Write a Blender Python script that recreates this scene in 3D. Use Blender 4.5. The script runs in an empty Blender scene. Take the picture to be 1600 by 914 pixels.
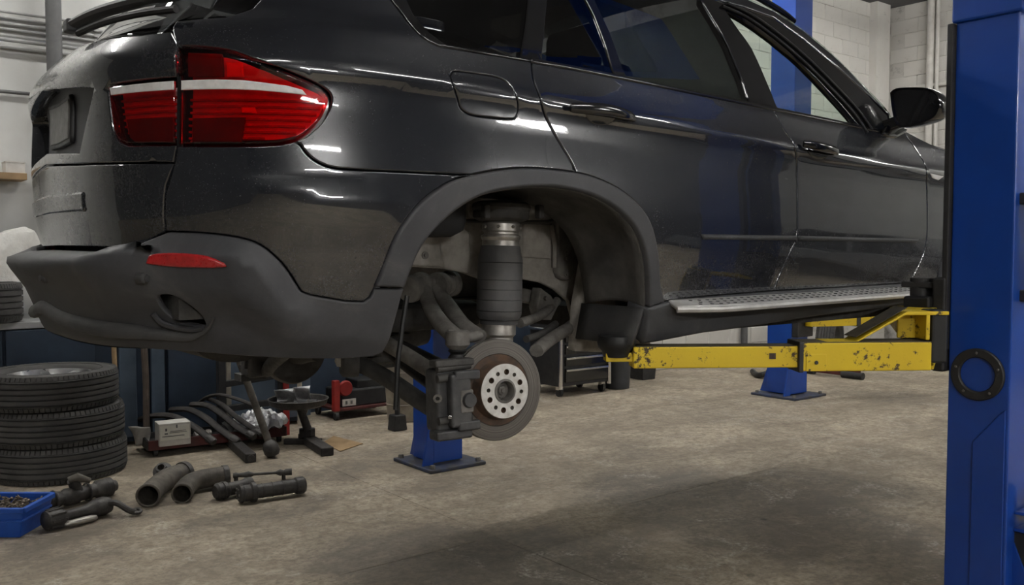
import bpy, bmesh, math, random
import numpy as np
from mathutils import Vector, Matrix
from mathutils.geometry import delaunay_2d_cdt
random.seed(7); rng = np.random.default_rng(7)
S = bpy.context.scene
COL = S.collection
# ------------------------------------------------------------------ camera, world, exposure
F_PX = 1400.0; CAM = np.array([-1.665, -2.97, 1.36]); HEAD = (0.616, 0.788); PITCH = math.atan(67/1400)
_h = np.array([HEAD[0], HEAD[1], 0.0]); _h /= np.linalg.norm(_h)
RIGHT = np.array([_h[1], -_h[0], 0.0]); FWD = _h*math.cos(PITCH)+np.array([0, 0, -math.sin(PITCH)]); UP = np.cross(RIGHT, FWD)
cam = bpy.data.cameras.new('camera'); camo = bpy.data.objects.new('camera', cam); COL.objects.link(camo)
cam.sensor_width = 36; cam.lens = F_PX/1600*36; cam.clip_start = .05
camo.matrix_world = Matrix(((RIGHT[0], UP[0], -FWD[0], CAM[0]), (RIGHT[1], UP[1], -FWD[1], CAM[1]), (RIGHT[2], UP[2], -FWD[2], CAM[2]), (0, 0, 0, 1)))
S.camera = camo
W = bpy.data.worlds.new('world'); S.world = W; W.use_nodes = True
W.node_tree.nodes['Background'].inputs[0].default_value = (.6, .7, .85, 1)
W.node_tree.nodes['Background'].inputs[1].default_value = .25
S.view_settings.view_transform = 'Standard'; S.view_settings.look = 'None'; S.view_settings.gamma = 1; S.view_settings.use_curve_mapping = False
S.view_settings.exposure = 0.36
TUBE_POWER = 62.0
# tube fixtures, ceiling ones plus two added low as fill: (x, y, length, along)   hung at CEIL_LAMP_Z
CEIL_LAMP_Z = 4.45
TUBES = [(-2.6, 2.5, 2.4, 4.45, 1.0), (1.4, 2.5, 2.4, 4.45, 1.0), (5.2, 2.5, 2.4, 4.45, 1.0), (8.6, 1.6, 2.0, 4.45, .8),
         (-3.4, -4.3, 2.4, 4.45, .8), (.8, -4.3, 2.4, 4.45, .8), (5.0, -4.3, 2.4, 4.45, .8), (8.9, -4.3, 2.0, 4.45, 1.0),
         (-2.2, -7.0, 1.6, 2.7, 2.6), (4.6, -7.0, 1.6, 2.7, 2.6)]  # low pair added as fill for the wheel well and car side
# ------------------------------------------------------------------ pixel helpers
def ray(px, py):
    d = FWD+RIGHT*(px-800)/F_PX+UP*(457-py)/F_PX
    return d/np.linalg.norm(d)
def at_y(px, py, Y): d = ray(px, py); return CAM+d*(Y-CAM[1])/d[1]
def fl(px, py, Z=0.0): d = ray(px, py); return CAM+d*(Z-CAM[2])/d[2]
def dep(p): return float((np.asarray(p)-CAM)@FWD)
def at_d(px, py, depth): d = ray(px, py); return CAM+d*depth/float(d@FWD)
def px_m(depth): return F_PX/depth
# ------------------------------------------------------------------ object helpers
def tag(o, label=None, cat=None, group=None, kind=None):
    for k, v in (('label', label), ('category', cat), ('group', group), ('kind', kind)):
        if v: o[k] = v
    return o
def thing(name, loc=(0, 0, 0), label=None, cat=None, group=None, kind=None):
    o = bpy.data.objects.new(name, None); o.location = loc; o.empty_display_size = .1; COL.objects.link(o)
    return tag(o, label, cat, group, kind)
WM = {}
def wm(o):
    if o.parent is None: return o.matrix_basis.copy()
    return wm(o.parent) @ o.matrix_parent_inverse @ o.matrix_basis
def link(name, me, mat, parent=None):
    o = bpy.data.objects.new(name, me); COL.objects.link(o)
    if mat is not None and len(me.materials) == 0: me.materials.append(mat)
    if parent is not None:
        o.parent = parent; o.matrix_parent_inverse = wm(parent).inverted()
    return o
def norm(v): v = np.asarray(v, float); return v/np.linalg.norm(v)
def frame(d):
    d = norm(d); a = np.array([0, 0, 1.0]) if abs(d[2]) < .9 else np.array([1.0, 0, 0])
    s = norm(np.cross(a, d)); t = np.cross(d, s); return s, t, d
class MB:
    def __init__(s): s.v = []; s.f = []
    def add(s, vs, fs):
        n = len(s.v); s.v += [tuple(map(float, p)) for p in vs]; s.f += [tuple(i+n for i in f) for f in fs]; return s
    def box(s, c, size, ax=None):
        c = np.asarray(c, float); h = np.asarray(size, float)/2
        A = np.eye(3) if ax is None else np.asarray(ax, float)
        vs = [c+A[0]*h[0]*i+A[1]*h[1]*j+A[2]*h[2]*k for i in (-1, 1) for j in (-1, 1) for k in (-1, 1)]
        return s.add(vs, [(0, 1, 3, 2), (4, 6, 7, 5), (0, 4, 5, 1), (2, 3, 7, 6), (0, 2, 6, 4), (1, 5, 7, 3)])
    def bar(s, p0, p1, w, h, up=(0, 0, 1)):
        p0 = np.asarray(p0, float); p1 = np.asarray(p1, float); d = p1-p0; L = np.linalg.norm(d); d /= L
        up = np.asarray(up, float); sd = np.cross(up, d)
        sd = norm(sd) if np.linalg.norm(sd) > 1e-6 else frame(d)[0]
        u = np.cross(d, sd)
        return s.box((p0+p1)/2, (L, w, h), (d, sd, u))
    def tube(s, pts, r, n=12, caps=True, squash=(1, 1), up=None):
        pts = [np.asarray(p, float) for p in pts]; m = len(pts); rs = r if hasattr(r, '__len__') else [r]*m
        vs = []; prev = None
        for i in range(m):
            d = norm(pts[min(i+1, m-1)]-pts[max(i-1, 0)])
            if prev is None:
                a, b, _ = frame(d) if up is None else (norm(np.cross(up, d)), np.cross(d, norm(np.cross(up, d))), d)
            else:
                a = norm(prev-d*(prev@d)); b = np.cross(d, a)
            prev = a
            for k in range(n):
                t = 2*math.pi*k/n; vs.append(pts[i]+rs[i]*(a*math.cos(t)*squash[0]+b*math.sin(t)*squash[1]))
        fs = [(i*n+k, i*n+(k+1) % n, (i+1)*n+(k+1) % n, (i+1)*n+k) for i in range(m-1) for k in range(n)]
        if caps: fs += [tuple(range(n))[::-1], tuple((m-1)*n+k for k in range(n))]
        return s.add(vs, fs)
    def cyl(s, p0, p1, r, n=20, r1=None): return s.tube([p0, p1], [r, r if r1 is None else r1], n)
    def lathe(s, prof, o, d, n=32, closed=False, a0=0, caps=True):
        """prof: (radius, height along d)"""
        a, b, d = frame(d); o = np.asarray(o, float); m = len(prof); vs = []
        for (r, h) in prof:
            for k in range(n):
                t = a0+2*math.pi*k/n; vs.append(o+d*h+r*(a*math.cos(t)+b*math.sin(t)))
        fs = [(i*n+k, i*n+(k+1) % n, ((i+1) % m)*n+(k+1) % n, ((i+1) % m)*n+k) for i in range(m if closed else m-1) for k in range(n)]
        if not closed and caps:
            if prof[0][0] > 1e-6: fs.append(tuple(range(n))[::-1])
            if prof[-1][0] > 1e-6: fs.append(tuple((m-1)*n+k for k in range(n)))
        return s.add(vs, fs)
    def prism(s, poly, vec):
        n = len(poly); vec = np.asarray(vec, float); P0 = [np.asarray(p, float) for p in poly]
        return s.add(P0+[p+vec for p in P0], [tuple(range(n))[::-1], tuple(range(n, 2*n))]+[(i, (i+1) % n, n+(i+1) % n, n+i) for i in range(n)])
    def grid(s, fn, nu, nv):
        vs = [fn(i/(nu-1), j/(nv-1)) for i in range(nu) for j in range(nv)]
        return s.add(vs, [(i*nv+j, (i+1)*nv+j, (i+1)*nv+j+1, i*nv+j+1) for i in range(nu-1) for j in range(nv-1)])
    def torus(s, c, d, R, r, n=40, m=10): return s.lathe([(R+r*math.cos(2*math.pi*k/m), r*math.sin(2*math.pi*k/m)) for k in range(m)], c, d, n, closed=True)
    def mesh(s, name='m', smooth=35):
        me = bpy.data.meshes.new(name); me.from_pydata(s.v, [], s.f)
        bm = bmesh.new(); bm.from_mesh(me); bmesh.ops.remove_doubles(bm, verts=bm.verts, dist=1e-6); bmesh.ops.recalc_face_normals(bm, faces=bm.faces); bm.to_mesh(me); bm.free()
        if smooth:
            me.polygons.foreach_set('use_smooth', [True]*len(me.polygons)); me.set_sharp_from_angle(angle=math.radians(smooth))
        return me
    def build(s, name, mat, parent=None, smooth=35, bev=0, solid=0, sub=0):
        o = link(name, s.mesh(name, smooth), mat, parent)
        if solid: m = o.modifiers.new('solid', 'SOLIDIFY'); m.thickness = solid; m.offset = 0
        if sub: m = o.modifiers.new('sub', 'SUBSURF'); m.levels = sub; m.render_levels = sub
        if bev: m = o.modifiers.new('bev', 'BEVEL'); m.width = bev; m.segments = 2; m.limit_method = 'ANGLE'; m.angle_limit = math.radians(40); m.harden_normals = bool(smooth)
        return o
def rotm(axis, deg): return np.array(Matrix.Rotation(math.radians(deg), 3, Vector(axis)))
def copy_tree(o, parent=None):
    c = o.copy(); COL.objects.link(c)
    if parent is not None: c.parent = parent
    for ch in [k for k in o.children]: copy_tree(ch, c)
    return c
def catmull(pts, k=6):
    pts = [np.asarray(p, float) for p in pts]; out = []
    for i in range(len(pts)-1):
        p0 = pts[max(i-1, 0)]; p1 = pts[i]; p2 = pts[i+1]; p3 = pts[min(i+2, len(pts)-1)]
        for j in range(k):
            t = j/k; out.append(.5*((2*p1)+(-p0+p2)*t+(2*p0-5*p1+4*p2-p3)*t*t+(-p0+3*p1-3*p2+p3)*t**3))
    return out+[pts[-1]]
# ------------------------------------------------------------------ materials
class NT:
    def __init__(s, name):
        s.m = bpy.data.materials.new(name); s.m.use_nodes = True; s.t = s.m.node_tree; s.n = s.t.nodes; s.l = s.t.links
        s.b = s.n['Principled BSDF']; s.co = s.n.new('ShaderNodeTexCoord'); s.out = s.n['Material Output']
    def node(s, typ, **kw):
        x = s.n.new(typ)
        for k, v in kw.items(): setattr(x, k, v)
        return x
    def lk(s, a, b): s.l.new(a, b)
    def noise(s, scale, detail=5, rough=.6, dist=0, stretch=None, coord='Object'):
        x = s.node('ShaderNodeTexNoise'); x.inputs['Scale'].default_value = scale; x.inputs['Detail'].default_value = detail
        x.inputs['Roughness'].default_value = rough; x.inputs['Distortion'].default_value = dist
        if stretch:
            mp = s.node('ShaderNodeMapping'); mp.inputs['Scale'].default_value = stretch; s.lk(s.co.outputs[coord], mp.inputs['Vector']); s.lk(mp.outputs[0], x.inputs['Vector'])
        else: s.lk(s.co.outputs[coord], x.inputs['Vector'])
        return x.outputs['Fac']
    def vor(s, scale, feature='F1', stretch=None):
        x = s.node('ShaderNodeTexVoronoi', feature=feature); x.inputs['Scale'].default_value = scale
        s.lk(s.co.outputs['Object'], x.inputs['Vector']); return x.outputs['Distance']
    def ramp(s, fac, stops):
        r = s.node('ShaderNodeValToRGB'); e = r.color_ramp.elements
        while len(e) < len(stops): e.new(.5)
        for i, (p, c) in enumerate(stops):
            e[i].position = p; e[i].color = (c, c, c, 1) if not hasattr(c, '__len__') else (*c, 1)
        s.lk(fac, r.inputs['Fac']); return r.outputs['Color']
    def mix(s, fac, a, b, typ='MIX'):
        x = s.node('ShaderNodeMix', data_type='RGBA', blend_type=typ)
        for sock, v in ((x.inputs[0], fac), (x.inputs[6], a), (x.inputs[7], b)):
            if hasattr(v, 'is_output'): s.lk(v, sock)
            elif hasattr(v, '__len__'): sock.default_value = (*v, 1) if len(v) == 3 else v
            else: sock.default_value = v if sock.type == 'VALUE' else (v, v, v, 1)
        return x.outputs[2]
    def math(s, op, a, b=0.0):
        x = s.node('ShaderNodeMath', operation=op)
        for sock, v in ((x.inputs[0], a), (x.inputs[1], b)):
            if hasattr(v, 'is_output'): s.lk(v, sock)
            else: sock.default_value = v
        return x.outputs[0]
    def bump(s, h, strength=.2, dist=.01):
        x = s.node('ShaderNodeBump'); x.inputs['Strength'].default_value = strength; x.inputs['Distance'].default_value = dist
        s.lk(h, x.inputs['Height']); s.lk(x.outputs[0], s.b.inputs['Normal'])
    def set(s, **kw):
        for k, v in kw.items():
            k = k.replace('_', ' ')
            i = s.b.inputs[k]
            if hasattr(v, 'is_output'): s.lk(v, i)
            elif hasattr(v, '__len__'): i.default_value = (*v, 1) if len(v) == 3 else v
            else: i.default_value = v
        return s
M = {}
def simple(name, c1, c2=None, scale=8, rough=.5, rough2=None, metal=0, bump=0, bscale=60, coat=0, spec=.5, lo=.35, hi=.65, det=6, bdist=.004):
    t = NT(name); c2 = c2 or tuple(x*.7 for x in c1)
    f = t.noise(scale, det, .62); t.set(Base_Color=t.ramp(f, [(lo, c1), (hi, c2)]), Metallic=metal, Specular_IOR_Level=spec)
    t.set(Roughness=t.ramp(t.noise(scale*2.3, 5), [(.3, rough), (.7, rough2 if rough2 is not None else min(1, rough+.15))]))
    if coat: t.set(Coat_Weight=coat, Coat_Roughness=.05)
    if bump: t.bump(t.noise(bscale, 6), bump, bdist)
    M[name] = t.m; return t.m
def spotted(name, base, base2, spot, spot2, rough=.45, metal=0, amount=.62, scale=6, coat=0, bump=.25, fine=45):
    """paint with chips / rust spots"""
    t = NT(name); a = t.noise(scale, 8, .7); b = t.noise(fine, 6, .7)
    m = t.math('ADD', t.math('MULTIPLY', a, .55), t.math('MULTIPLY', b, .45))
    fac = t.ramp(m, [(amount, 0), (amount+.04, 1)])
    base_c = t.mix(t.ramp(t.noise(3, 6), [(.35, 0), (.7, 1)]), base, base2)
    sp = t.mix(t.noise(30, 4), spot, spot2)
    t.set(Base_Color=t.mix(fac, base_c, sp), Metallic=metal, Roughness=t.mix(fac, rough, .85)); 
    if coat: t.set(Coat_Weight=coat, Coat_Roughness=.1)
    t.bump(t.math('SUBTRACT', t.noise(90, 4), fac), bump, .002)
    M[name] = t.m; return t.m
# car paint: black metallic under clearcoat, thin road dust, heavier low down on the flanks
t = NT('paint'); dirt = t.noise(5, 9, .7); fine = t.noise(160, 3, .7)
sep = t.node('ShaderNodeSeparateXYZ'); t.lk(t.co.outputs['Object'], sep.inputs[0])
low = t.node('ShaderNodeMapRange'); low.inputs[1].default_value = 1.5; low.inputs[2].default_value = 1.18; low.inputs[3].default_value = .35; low.inputs[4].default_value = 1; t.lk(sep.outputs['Z'], low.inputs[0])
rearm = t.node('ShaderNodeMapRange'); rearm.inputs[1].default_value = -.72; rearm.inputs[2].default_value = -.95; rearm.inputs[3].default_value = 0; rearm.inputs[4].default_value = .8; t.lk(sep.outputs['X'], rearm.inputs[0])
amt = t.math('MAXIMUM', low.outputs[0], rearm.outputs[0])
speck = t.math('MULTIPLY', t.ramp(dirt, [(.38, 0), (.75, 1)]), t.ramp(fine, [(.42, .15), (.68, 1)]))
pin = t.math('MULTIPLY', t.ramp(t.noise(230, 2, .5), [(.70, 0), (.74, 1)]), t.ramp(t.noise(3.3, 5), [(.45, 0), (.62, .5)]))
dust = t.math('MAXIMUM', t.math('MULTIPLY', t.math('MULTIPLY', speck, amt), .34), pin)
t.set(Base_Color=t.mix(dust, (.006, .0075, .012), (.16, .15, .14)), Metallic=0, Specular_IOR_Level=.5,
      Roughness=t.mix(dust, .24, .7), Coat_Weight=t.math('SUBTRACT', 1.0, dust), Coat_Roughness=t.mix(dust, .025, .3), Coat_IOR=1.8); M['paint'] = t.m
t = NT('plastic'); sm_ = t.noise(4, 10, .75, .6); sc_r = t.noise(60, 6, .8, 0, (1, 1, 4))
t.set(Base_Color=t.mix(t.ramp(sc_r, [(.62, 0), (.74, .6)]), t.ramp(sm_, [(.36, (.030, .031, .034)), (.58, (.050, .050, .053)), (.72, (.085, .082, .078))]), (.13, .125, .12)), Roughness=t.ramp(sm_, [(.35, .46), (.7, .66)]), Specular_IOR_Level=.45); t.bump(t.noise(420, 4), .22, .0012); M['plastic'] = t.m
simple('plastic_dusty', (.030, .030, .031), (.060, .058, .055), 5, .58, .75, bump=.25, bscale=380, bdist=.0012, spec=.35)
simple('rubber_black', (.006, .006, .006), (.012, .012, .012), 9, .45, .6)
simple('gloss_black', (.006, .006, .007), (.010, .010, .010), 9, .12, .2, coat=.6)
simple('black_hole', (.003, .003, .003), (.004, .004, .004), 9, .9)
simple('underbody', (.016, .015, .014), (.045, .041, .036), 14, .75, .9, bump=.5, bscale=70, bdist=.004)
simple('dusty_steel', (.36, .335, .30), (.17, .155, .137), 9, .72, .85, bump=.35, bscale=60, bdist=.003)
simple('liner', (.045, .043, .041), (.085, .08, .073), 10, .75, .9, bump=.4, bscale=120, bdist=.003)
simple('arm_metal', (.17, .16, .145), (.085, .078, .07), 16, .6, .8, bump=.4, bscale=90, bdist=.003, spec=.4)
simple('arm_dark', (.055, .052, .048), (.030, .028, .026), 16, .6, .8, bump=.4, bscale=90, bdist=.003)
simple('caliper', (.028, .028, .030), (.06, .058, .056), 22, .38, .6, bump=.3, bscale=70, bdist=.002)
simple('air_rubber', (.05, .05, .053), (.085, .082, .08), 7, .55, .7, bump=.2, bscale=90, bdist=.002)
simple('worn_alu', (.55, .53, .49), (.34, .32, .29), 20, .35, .55, metal=.85, bump=.2, bscale=80, bdist=.001)
simple('hub_zinc', (.72, .71, .68), (.42, .39, .35), 26, .45, .6, metal=.5, bump=.15, bscale=80, bdist=.001, hi=.75)
simple('rust_brown', (.11, .062, .036), (.05, .036, .028), 26, .8, .95, bump=.4, bscale=110, bdist=.002)
simple('chrome', (.75, .75, .75), (.7, .7, .7), 9, .12, .2, metal=1)
simple('step_alu', (.62, .61, .59), (.47, .46, .44), 18, .42, .55, metal=.45)
simple('tyre', (.040, .039, .037), (.064, .061, .057), 8, .75, .9, bump=.25, bscale=130, bdist=.002)
simple('alloy', (.55, .55, .55), (.40, .40, .39), 9, .25, .4, metal=.9)
simple('reflector_red', (.42, .012, .014), (.30, .008, .010), 60, .25, .35, coat=.7)
simple('orange_bulb', (.9, .25, .03), (.8, .16, .02), 30, .3)
simple('lamp_white', (.78, .76, .74), (.62, .60, .58), 40, .3, coat=.6)
simple('lamp_back', (.85, .78, .78), (.70, .60, .60), 34, .35, .5, metal=.15)
spotted('post_blue', (.006, .055, .32), (.005, .045, .26), (.05, .05, .06), (.09, .05, .03), .32, amount=.66, scale=5, coat=.35, bump=.12)
spotted('lift_yellow', (.72, .52, .014), (.63, .43, .016), (.10, .06, .035), (.03, .026, .022), .5, amount=.565, scale=7)
simple('black_steel', (.015, .015, .016), (.028, .027, .027), 14, .5, .65, bump=.2, bscale=80, bdist=.002)
simple('grimy_top', (.030, .027, .024), (.075, .06, .03), 9, .7, .85, bump=.3)
simple('blue_plastic', (.012, .085, .42), (.010, .065, .33), 14, .4, .55)
simple('scrap_metal', (.20, .16, .12), (.06, .05, .042), 60, .55, .75, metal=.4, bump=.5)
simple('oily_metal', (.028, .026, .025), (.065, .060, .055), 20, .42, .6, metal=.25, bump=.4, bscale=70, bdist=.004)
simple('pipe_metal', (.12, .105, .085), (.055, .048, .040), 14, .6, .75, metal=.2, bump=.35, bscale=70, bdist=.003)
simple('bar_steel', (.038, .033, .030), (.018, .016, .015), 16, .6, .8, bump=.4)
simple('card_white', (.60, .58, .54), (.48, .46, .42), 14, .8)
simple('plastic_sheet', (.62, .62, .62), (.35, .35, .36), 18, .25, .4, coat=.3)
simple('foil', (.62, .62, .63), (.42, .42, .43), 16, .28, .45, metal=.75, bump=.7, bscale=22, bdist=.02)
simple('red_paint', (.34, .018, .014), (.22, .014, .012), 9, .45, .6)
simple('dark_red', (.10, .018, .016), (.05, .014, .012), 9, .55, .7)
simple('wood', (.30, .20, .10), (.20, .13, .065), 6, .7, .8)
simple('old_wood', (.11, .085, .065), (.065, .05, .04), 7, .8, .9)
simple('cardboard', (.34, .23, .12), (.27, .18, .09), 9, .9)
simple('navy_steel', (.020, .036, .062), (.014, .026, .045), 5, .5, .65, bump=.1, bscale=20)
simple('slate_blue', (.075, .105, .145), (.05, .075, .105), 5, .55, .7, bump=.1, bscale=20)
simple('grey_bench', (.36, .36, .36), (.26, .26, .26), 5, .5, .6)
simple('bin_beige', (.40, .36, .29), (.24, .21, .17), 9, .7, .85, bump=.3, bscale=30)
simple('sack_white', (.66, .65, .61), (.52, .51, .47), 6, .85, bump=.5, bscale=9, bdist=.03)
simple('pipe_white', (.60, .585, .55), (.48, .465, .43), 7, .55, .7)
simple('conduit_grey', (.34, .34, .33), (.26, .26, .25), 7, .5)
simple('dark_pipe', (.07, .07, .07), (.10, .10, .10), 7, .45)
simple('white_enamel', (.66, .66, .65), (.6, .6, .59), 7, .4)
simple('seat_fabric', (.018, .018, .019), (.012, .012, .013), 7, .8)
simple('bay_grey_car', (.16, .165, .17), (.13, .135, .14), 4, .3, coat=.8)
simple('mirror_glass', (.03, .03, .032), (.02, .02, .02), 4, .06, .12, coat=1)
# glass: dark privacy glass, clear glass, red lens
def glass(name, tint, ior=1.5, rough=.02):
    t = NT(name); t.n.remove(t.b)
    tr = t.node('ShaderNodeBsdfTransparent'); tr.inputs[0].default_value = (*tint, 1)
    gl = t.node('ShaderNodeBsdfGlossy'); gl.inputs['Roughness'].default_value = rough; gl.inputs['Color'].default_value = (1, 1, 1, 1)
    lw = t.node('ShaderNodeLayerWeight'); lw.inputs['Blend'].default_value = .5
    f0 = ((ior-1)/(ior+1))**2; pw = t.math('POWER', lw.outputs['Facing'], 5.0); ff = t.math('ADD', t.math('MULTIPLY', pw, 1-f0), f0)
    mx = t.node('ShaderNodeMixShader'); t.lk(ff, mx.inputs[0]); t.lk(tr.outputs[0], mx.inputs[1]); t.lk(gl.outputs[0], mx.inputs[2]); t.lk(mx.outputs[0], t.out.inputs[0])
    M[name] = t.m
glass('tint_glass', (.035, .037, .038), 1.7); glass('clear_glass', (.80, .86, .83)); glass('red_lens', (.80, .018, .022), 1.5, .03)
glass('lamp_clear', (.9, .86, .86), 1.5, .03)
# brake disc: concentric machining marks about the disc's own axis (object space z)
t = NT('disc_iron'); sp = t.node('ShaderNodeVectorMath', operation='LENGTH'); mp = t.node('ShaderNodeMapping'); mp.inputs['Scale'].default_value = (1, 1, 0); t.lk(t.co.outputs['Object'], mp.inputs[0]); t.lk(mp.outputs[0], sp.inputs[0])
wv = t.node('ShaderNodeTexNoise', noise_dimensions='1D'); wv.inputs['Scale'].default_value = 260; wv.inputs['Detail'].default_value = 4; t.lk(sp.outputs['Value'], wv.inputs['W'])
t.set(Base_Color=t.ramp(wv.outputs['Fac'], [(.3, (.24, .225, .205)), (.7, (.11, .10, .09))]), Metallic=.95, Roughness=t.ramp(wv.outputs['Fac'], [(.3, .32), (.7, .48)])); t.bump(wv.outputs['Fac'], .25, .001); M['disc_iron'] = t.m
# ------------------------------------------------------------------ the room
XB, XE, YR, YL, HC = -7.5, 10.6, -7.6, 3.95, 4.8
t = NT('concrete')
big = t.noise(.55, 7, .62, .6); mid = t.noise(1.9, 12, .74, .5); fine = t.noise(38, 7, .7)
smear = t.noise(1.1, 12, .74, .8, (1, 2.2, 1))
base = t.mix(t.ramp(mid, [(.33, 0), (.66, 1)]), (.235, .195, .142), (.53, .455, .345))
base = t.mix(t.ramp(smear, [(.47, 0), (.66, .85)]), base, (.18, .152, .118))
base = t.mix(t.ramp(fine, [(.34, .75), (.52, 0)]), base, (.16, .138, .108))
# ragged dark blobs: oil stains plus the car's shade painted into the floor
def blob(cx, cy, rx, ry, rot, soft):
    mp = t.node('ShaderNodeMapping', vector_type='TEXTURE'); mp.inputs['Location'].default_value = (cx, cy, 0); mp.inputs['Rotation'].default_value = (0, 0, rot); mp.inputs['Scale'].default_value = (rx, ry, 1)
    dn = t.node('ShaderNodeTexNoise'); dn.inputs['Scale'].default_value = 1.7; dn.inputs['Detail'].default_value = 8; dn.inputs['Roughness'].default_value = .65; t.lk(t.co.outputs['Object'], dn.inputs['Vector'])
    off = t.node('ShaderNodeVectorMath', operation='MULTIPLY_ADD'); t.lk(dn.outputs['Color'], off.inputs[0]); off.inputs[1].default_value = (.9, .9, 0); off.inputs[2].default_value = (-.45, -.45, 0)
    ad = t.node('ShaderNodeVectorMath', operation='ADD'); t.lk(t.co.outputs['Object'], ad.inputs[0]); t.lk(off.outputs[0], ad.inputs[1]); t.lk(ad.outputs[0], mp.inputs[0])
    ln = t.node('ShaderNodeVectorMath', operation='LENGTH'); m2 = t.node('ShaderNodeMapping'); m2.inputs['Scale'].default_value = (1, 1, 0); t.lk(mp.outputs[0], m2.inputs[0]); t.lk(m2.outputs[0], ln.inputs[0])
    return t.ramp(ln.outputs['Value'], [(1-soft, 1), (1.0, 0)])
def fxy(px, py): p = fl(px, py); return p[0], p[1]
BL = []
for (px, py, rx, ry, rot, soft, k) in [(1180, 800, .75, 1.3, .0, .35, .5), (1330, 760, .45, .75, .2, .6, .5), (700, 880, .55, .8, .6, .4, .55), (860, 880, .55, .7, .2, .5, .6), (520, 735, .5, .3, .1, .6, .5), (300, 760, .9, .5, .5, .5, .35), (1240, 745, .12, .2, .3, .5, .5), (120, 820, .9, .4, .9, .6, .5), (420, 800, .8, .18, .2, .6, .42), (600, 700, .5, .3, .2, .6, .4), (960, 700, .5, .3, .4, .7, .3), (1120, 640, .9, .4, .2, .7, .3), (1380, 620, .5, .5, .2, .6, .35), (1440, 880, .35, .5, .1, .6, .5)]:
    cx, cy = fxy(px, py); BL.append(t.math('MULTIPLY', blob(cx, cy, rx, ry, rot, soft), k))
st = BL[0]
for b_ in BL[1:]: st = t.math('MAXIMUM', st, b_)
grit = t.noise(14, 8, .75)
base = t.mix(t.ramp(grit, [(.44, 0), (.64, .7)]), base, (.15, .122, .09))
base = t.mix(st, base, (.042, .034, .027))
spots = t.ramp(t.vor(3.1), [(.045, 1), (.075, 0)]); spots = t.math('MULTIPLY', spots, t.ramp(t.noise(.8, 3), [(.5, 0), (.62, .85)]))
base = t.mix(spots, base, (.03, .025, .02))
scuff = t.math('MULTIPLY', t.ramp(t.noise(2.1, 9, .75, 1.5), [(.54, 0), (.66, .8)]), t.ramp(t.noise(45, 6, .75), [(.46, 0), (.58, 1)]))
base = t.mix(scuff, base, (.52, .48, .41))
t.set(Base_Color=base, Roughness=t.mix(st, t.ramp(mid, [(.3, .62), (.7, .8)]), .42), Specular_IOR_Level=.35)
t.bump(t.math('ADD', t.math('MULTIPLY', fine, .6), mid), .4, .008); M['concrete'] = t.m
t = NT('wall_paint'); a = t.noise(.9, 7, .65); b = t.noise(26, 6, .7); c = t.noise(5, 8, .72, .4, (1, 1, 3.2))
col = t.mix(t.ramp(a, [(.3, 0), (.7, 1)]), (.62, .605, .565), (.50, .485, .45))
col = t.mix(t.ramp(c, [(.60, 0), (.70, .55)]), col, (.24, .22, .195))
t.set(Base_Color=col, Roughness=.7); t.bump(t.math('ADD', b, c), .3, .006); M['wall_paint'] = t.m
t = NT('joint'); t.set(Base_Color=t.ramp(t.noise(3, 8, .7), [(.52, (.50, .485, .45)), (.66, (.20, .185, .165))]), Roughness=.9); M['joint'] = t.m
simple('wall_smooth', (.60, .60, .575), (.50, .50, .475), 1.6, .7, .8, bump=.12, bscale=18)
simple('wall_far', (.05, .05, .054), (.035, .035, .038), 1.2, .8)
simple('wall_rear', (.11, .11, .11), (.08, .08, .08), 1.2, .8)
simple('ceiling_paint', (.13, .13, .135), (.10, .10, .105), 1.2, .9)
def slab(name, c, size, mat): return tag(MB().box(c, size).build(name, M[mat], None, smooth=0), kind='structure')
# floor: concrete slabs with recessed saw joints
floor = slab('floor', ((XB+XE)/2, (YR+YL)/2, -.06), (XE-XB+.4, YR and (YL-YR+.4), .1), 'black_hole')
# saw cut that runs through the photograph from (490,665) past (880,770) to (1280,910)
ja = fl(640, 692); jb = fl(1270, 905); ang = math.atan2(jb[1]-ja[1], jb[0]-ja[0])
ys_cut = ja[1]-(ja[0])*math.tan(ang)
xj = float(fl(905, 790)[0])
xs = [XB-.2, -4.6, -1.9, .85, 3.6, 6.4, XE+.2]; ys = [YR-.2, -5.2, -2.35, .38, YL+.2]
for i in range(len(xs)-1):
    for j in range(len(ys)-1):
        g = .004
        sm = MB().box(((xs[i]+xs[i+1])/2, (ys[j]+ys[j+1])/2, -.0125), (xs[i+1]-xs[i]-g, ys[j+1]-ys[j]-g, .025))
        sm.build('concrete_slab', M['concrete'], floor, smooth=0)
slab('ceiling', ((XB+XE)/2, (YR+YL)/2, HC+.05), (XE-XB+.4, YL-YR+.4, .1), 'ceiling_paint')
wl = slab('wall_left', ((XB+XE)/2, YL+.06, HC/2), (XE-XB+.4, .1, HC), 'wall_smooth')
wf = slab('wall_front', (XE+.06, (YR+YL)/2, HC/2), (.1, YL-YR+.4, HC), 'wall_smooth')
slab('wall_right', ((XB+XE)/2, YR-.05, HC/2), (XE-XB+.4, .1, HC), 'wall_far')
slab('wall_back', (XB-.05, (YR+YL)/2, HC/2), (.1, YL-YR+.4, HC), 'wall_rear')
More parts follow.
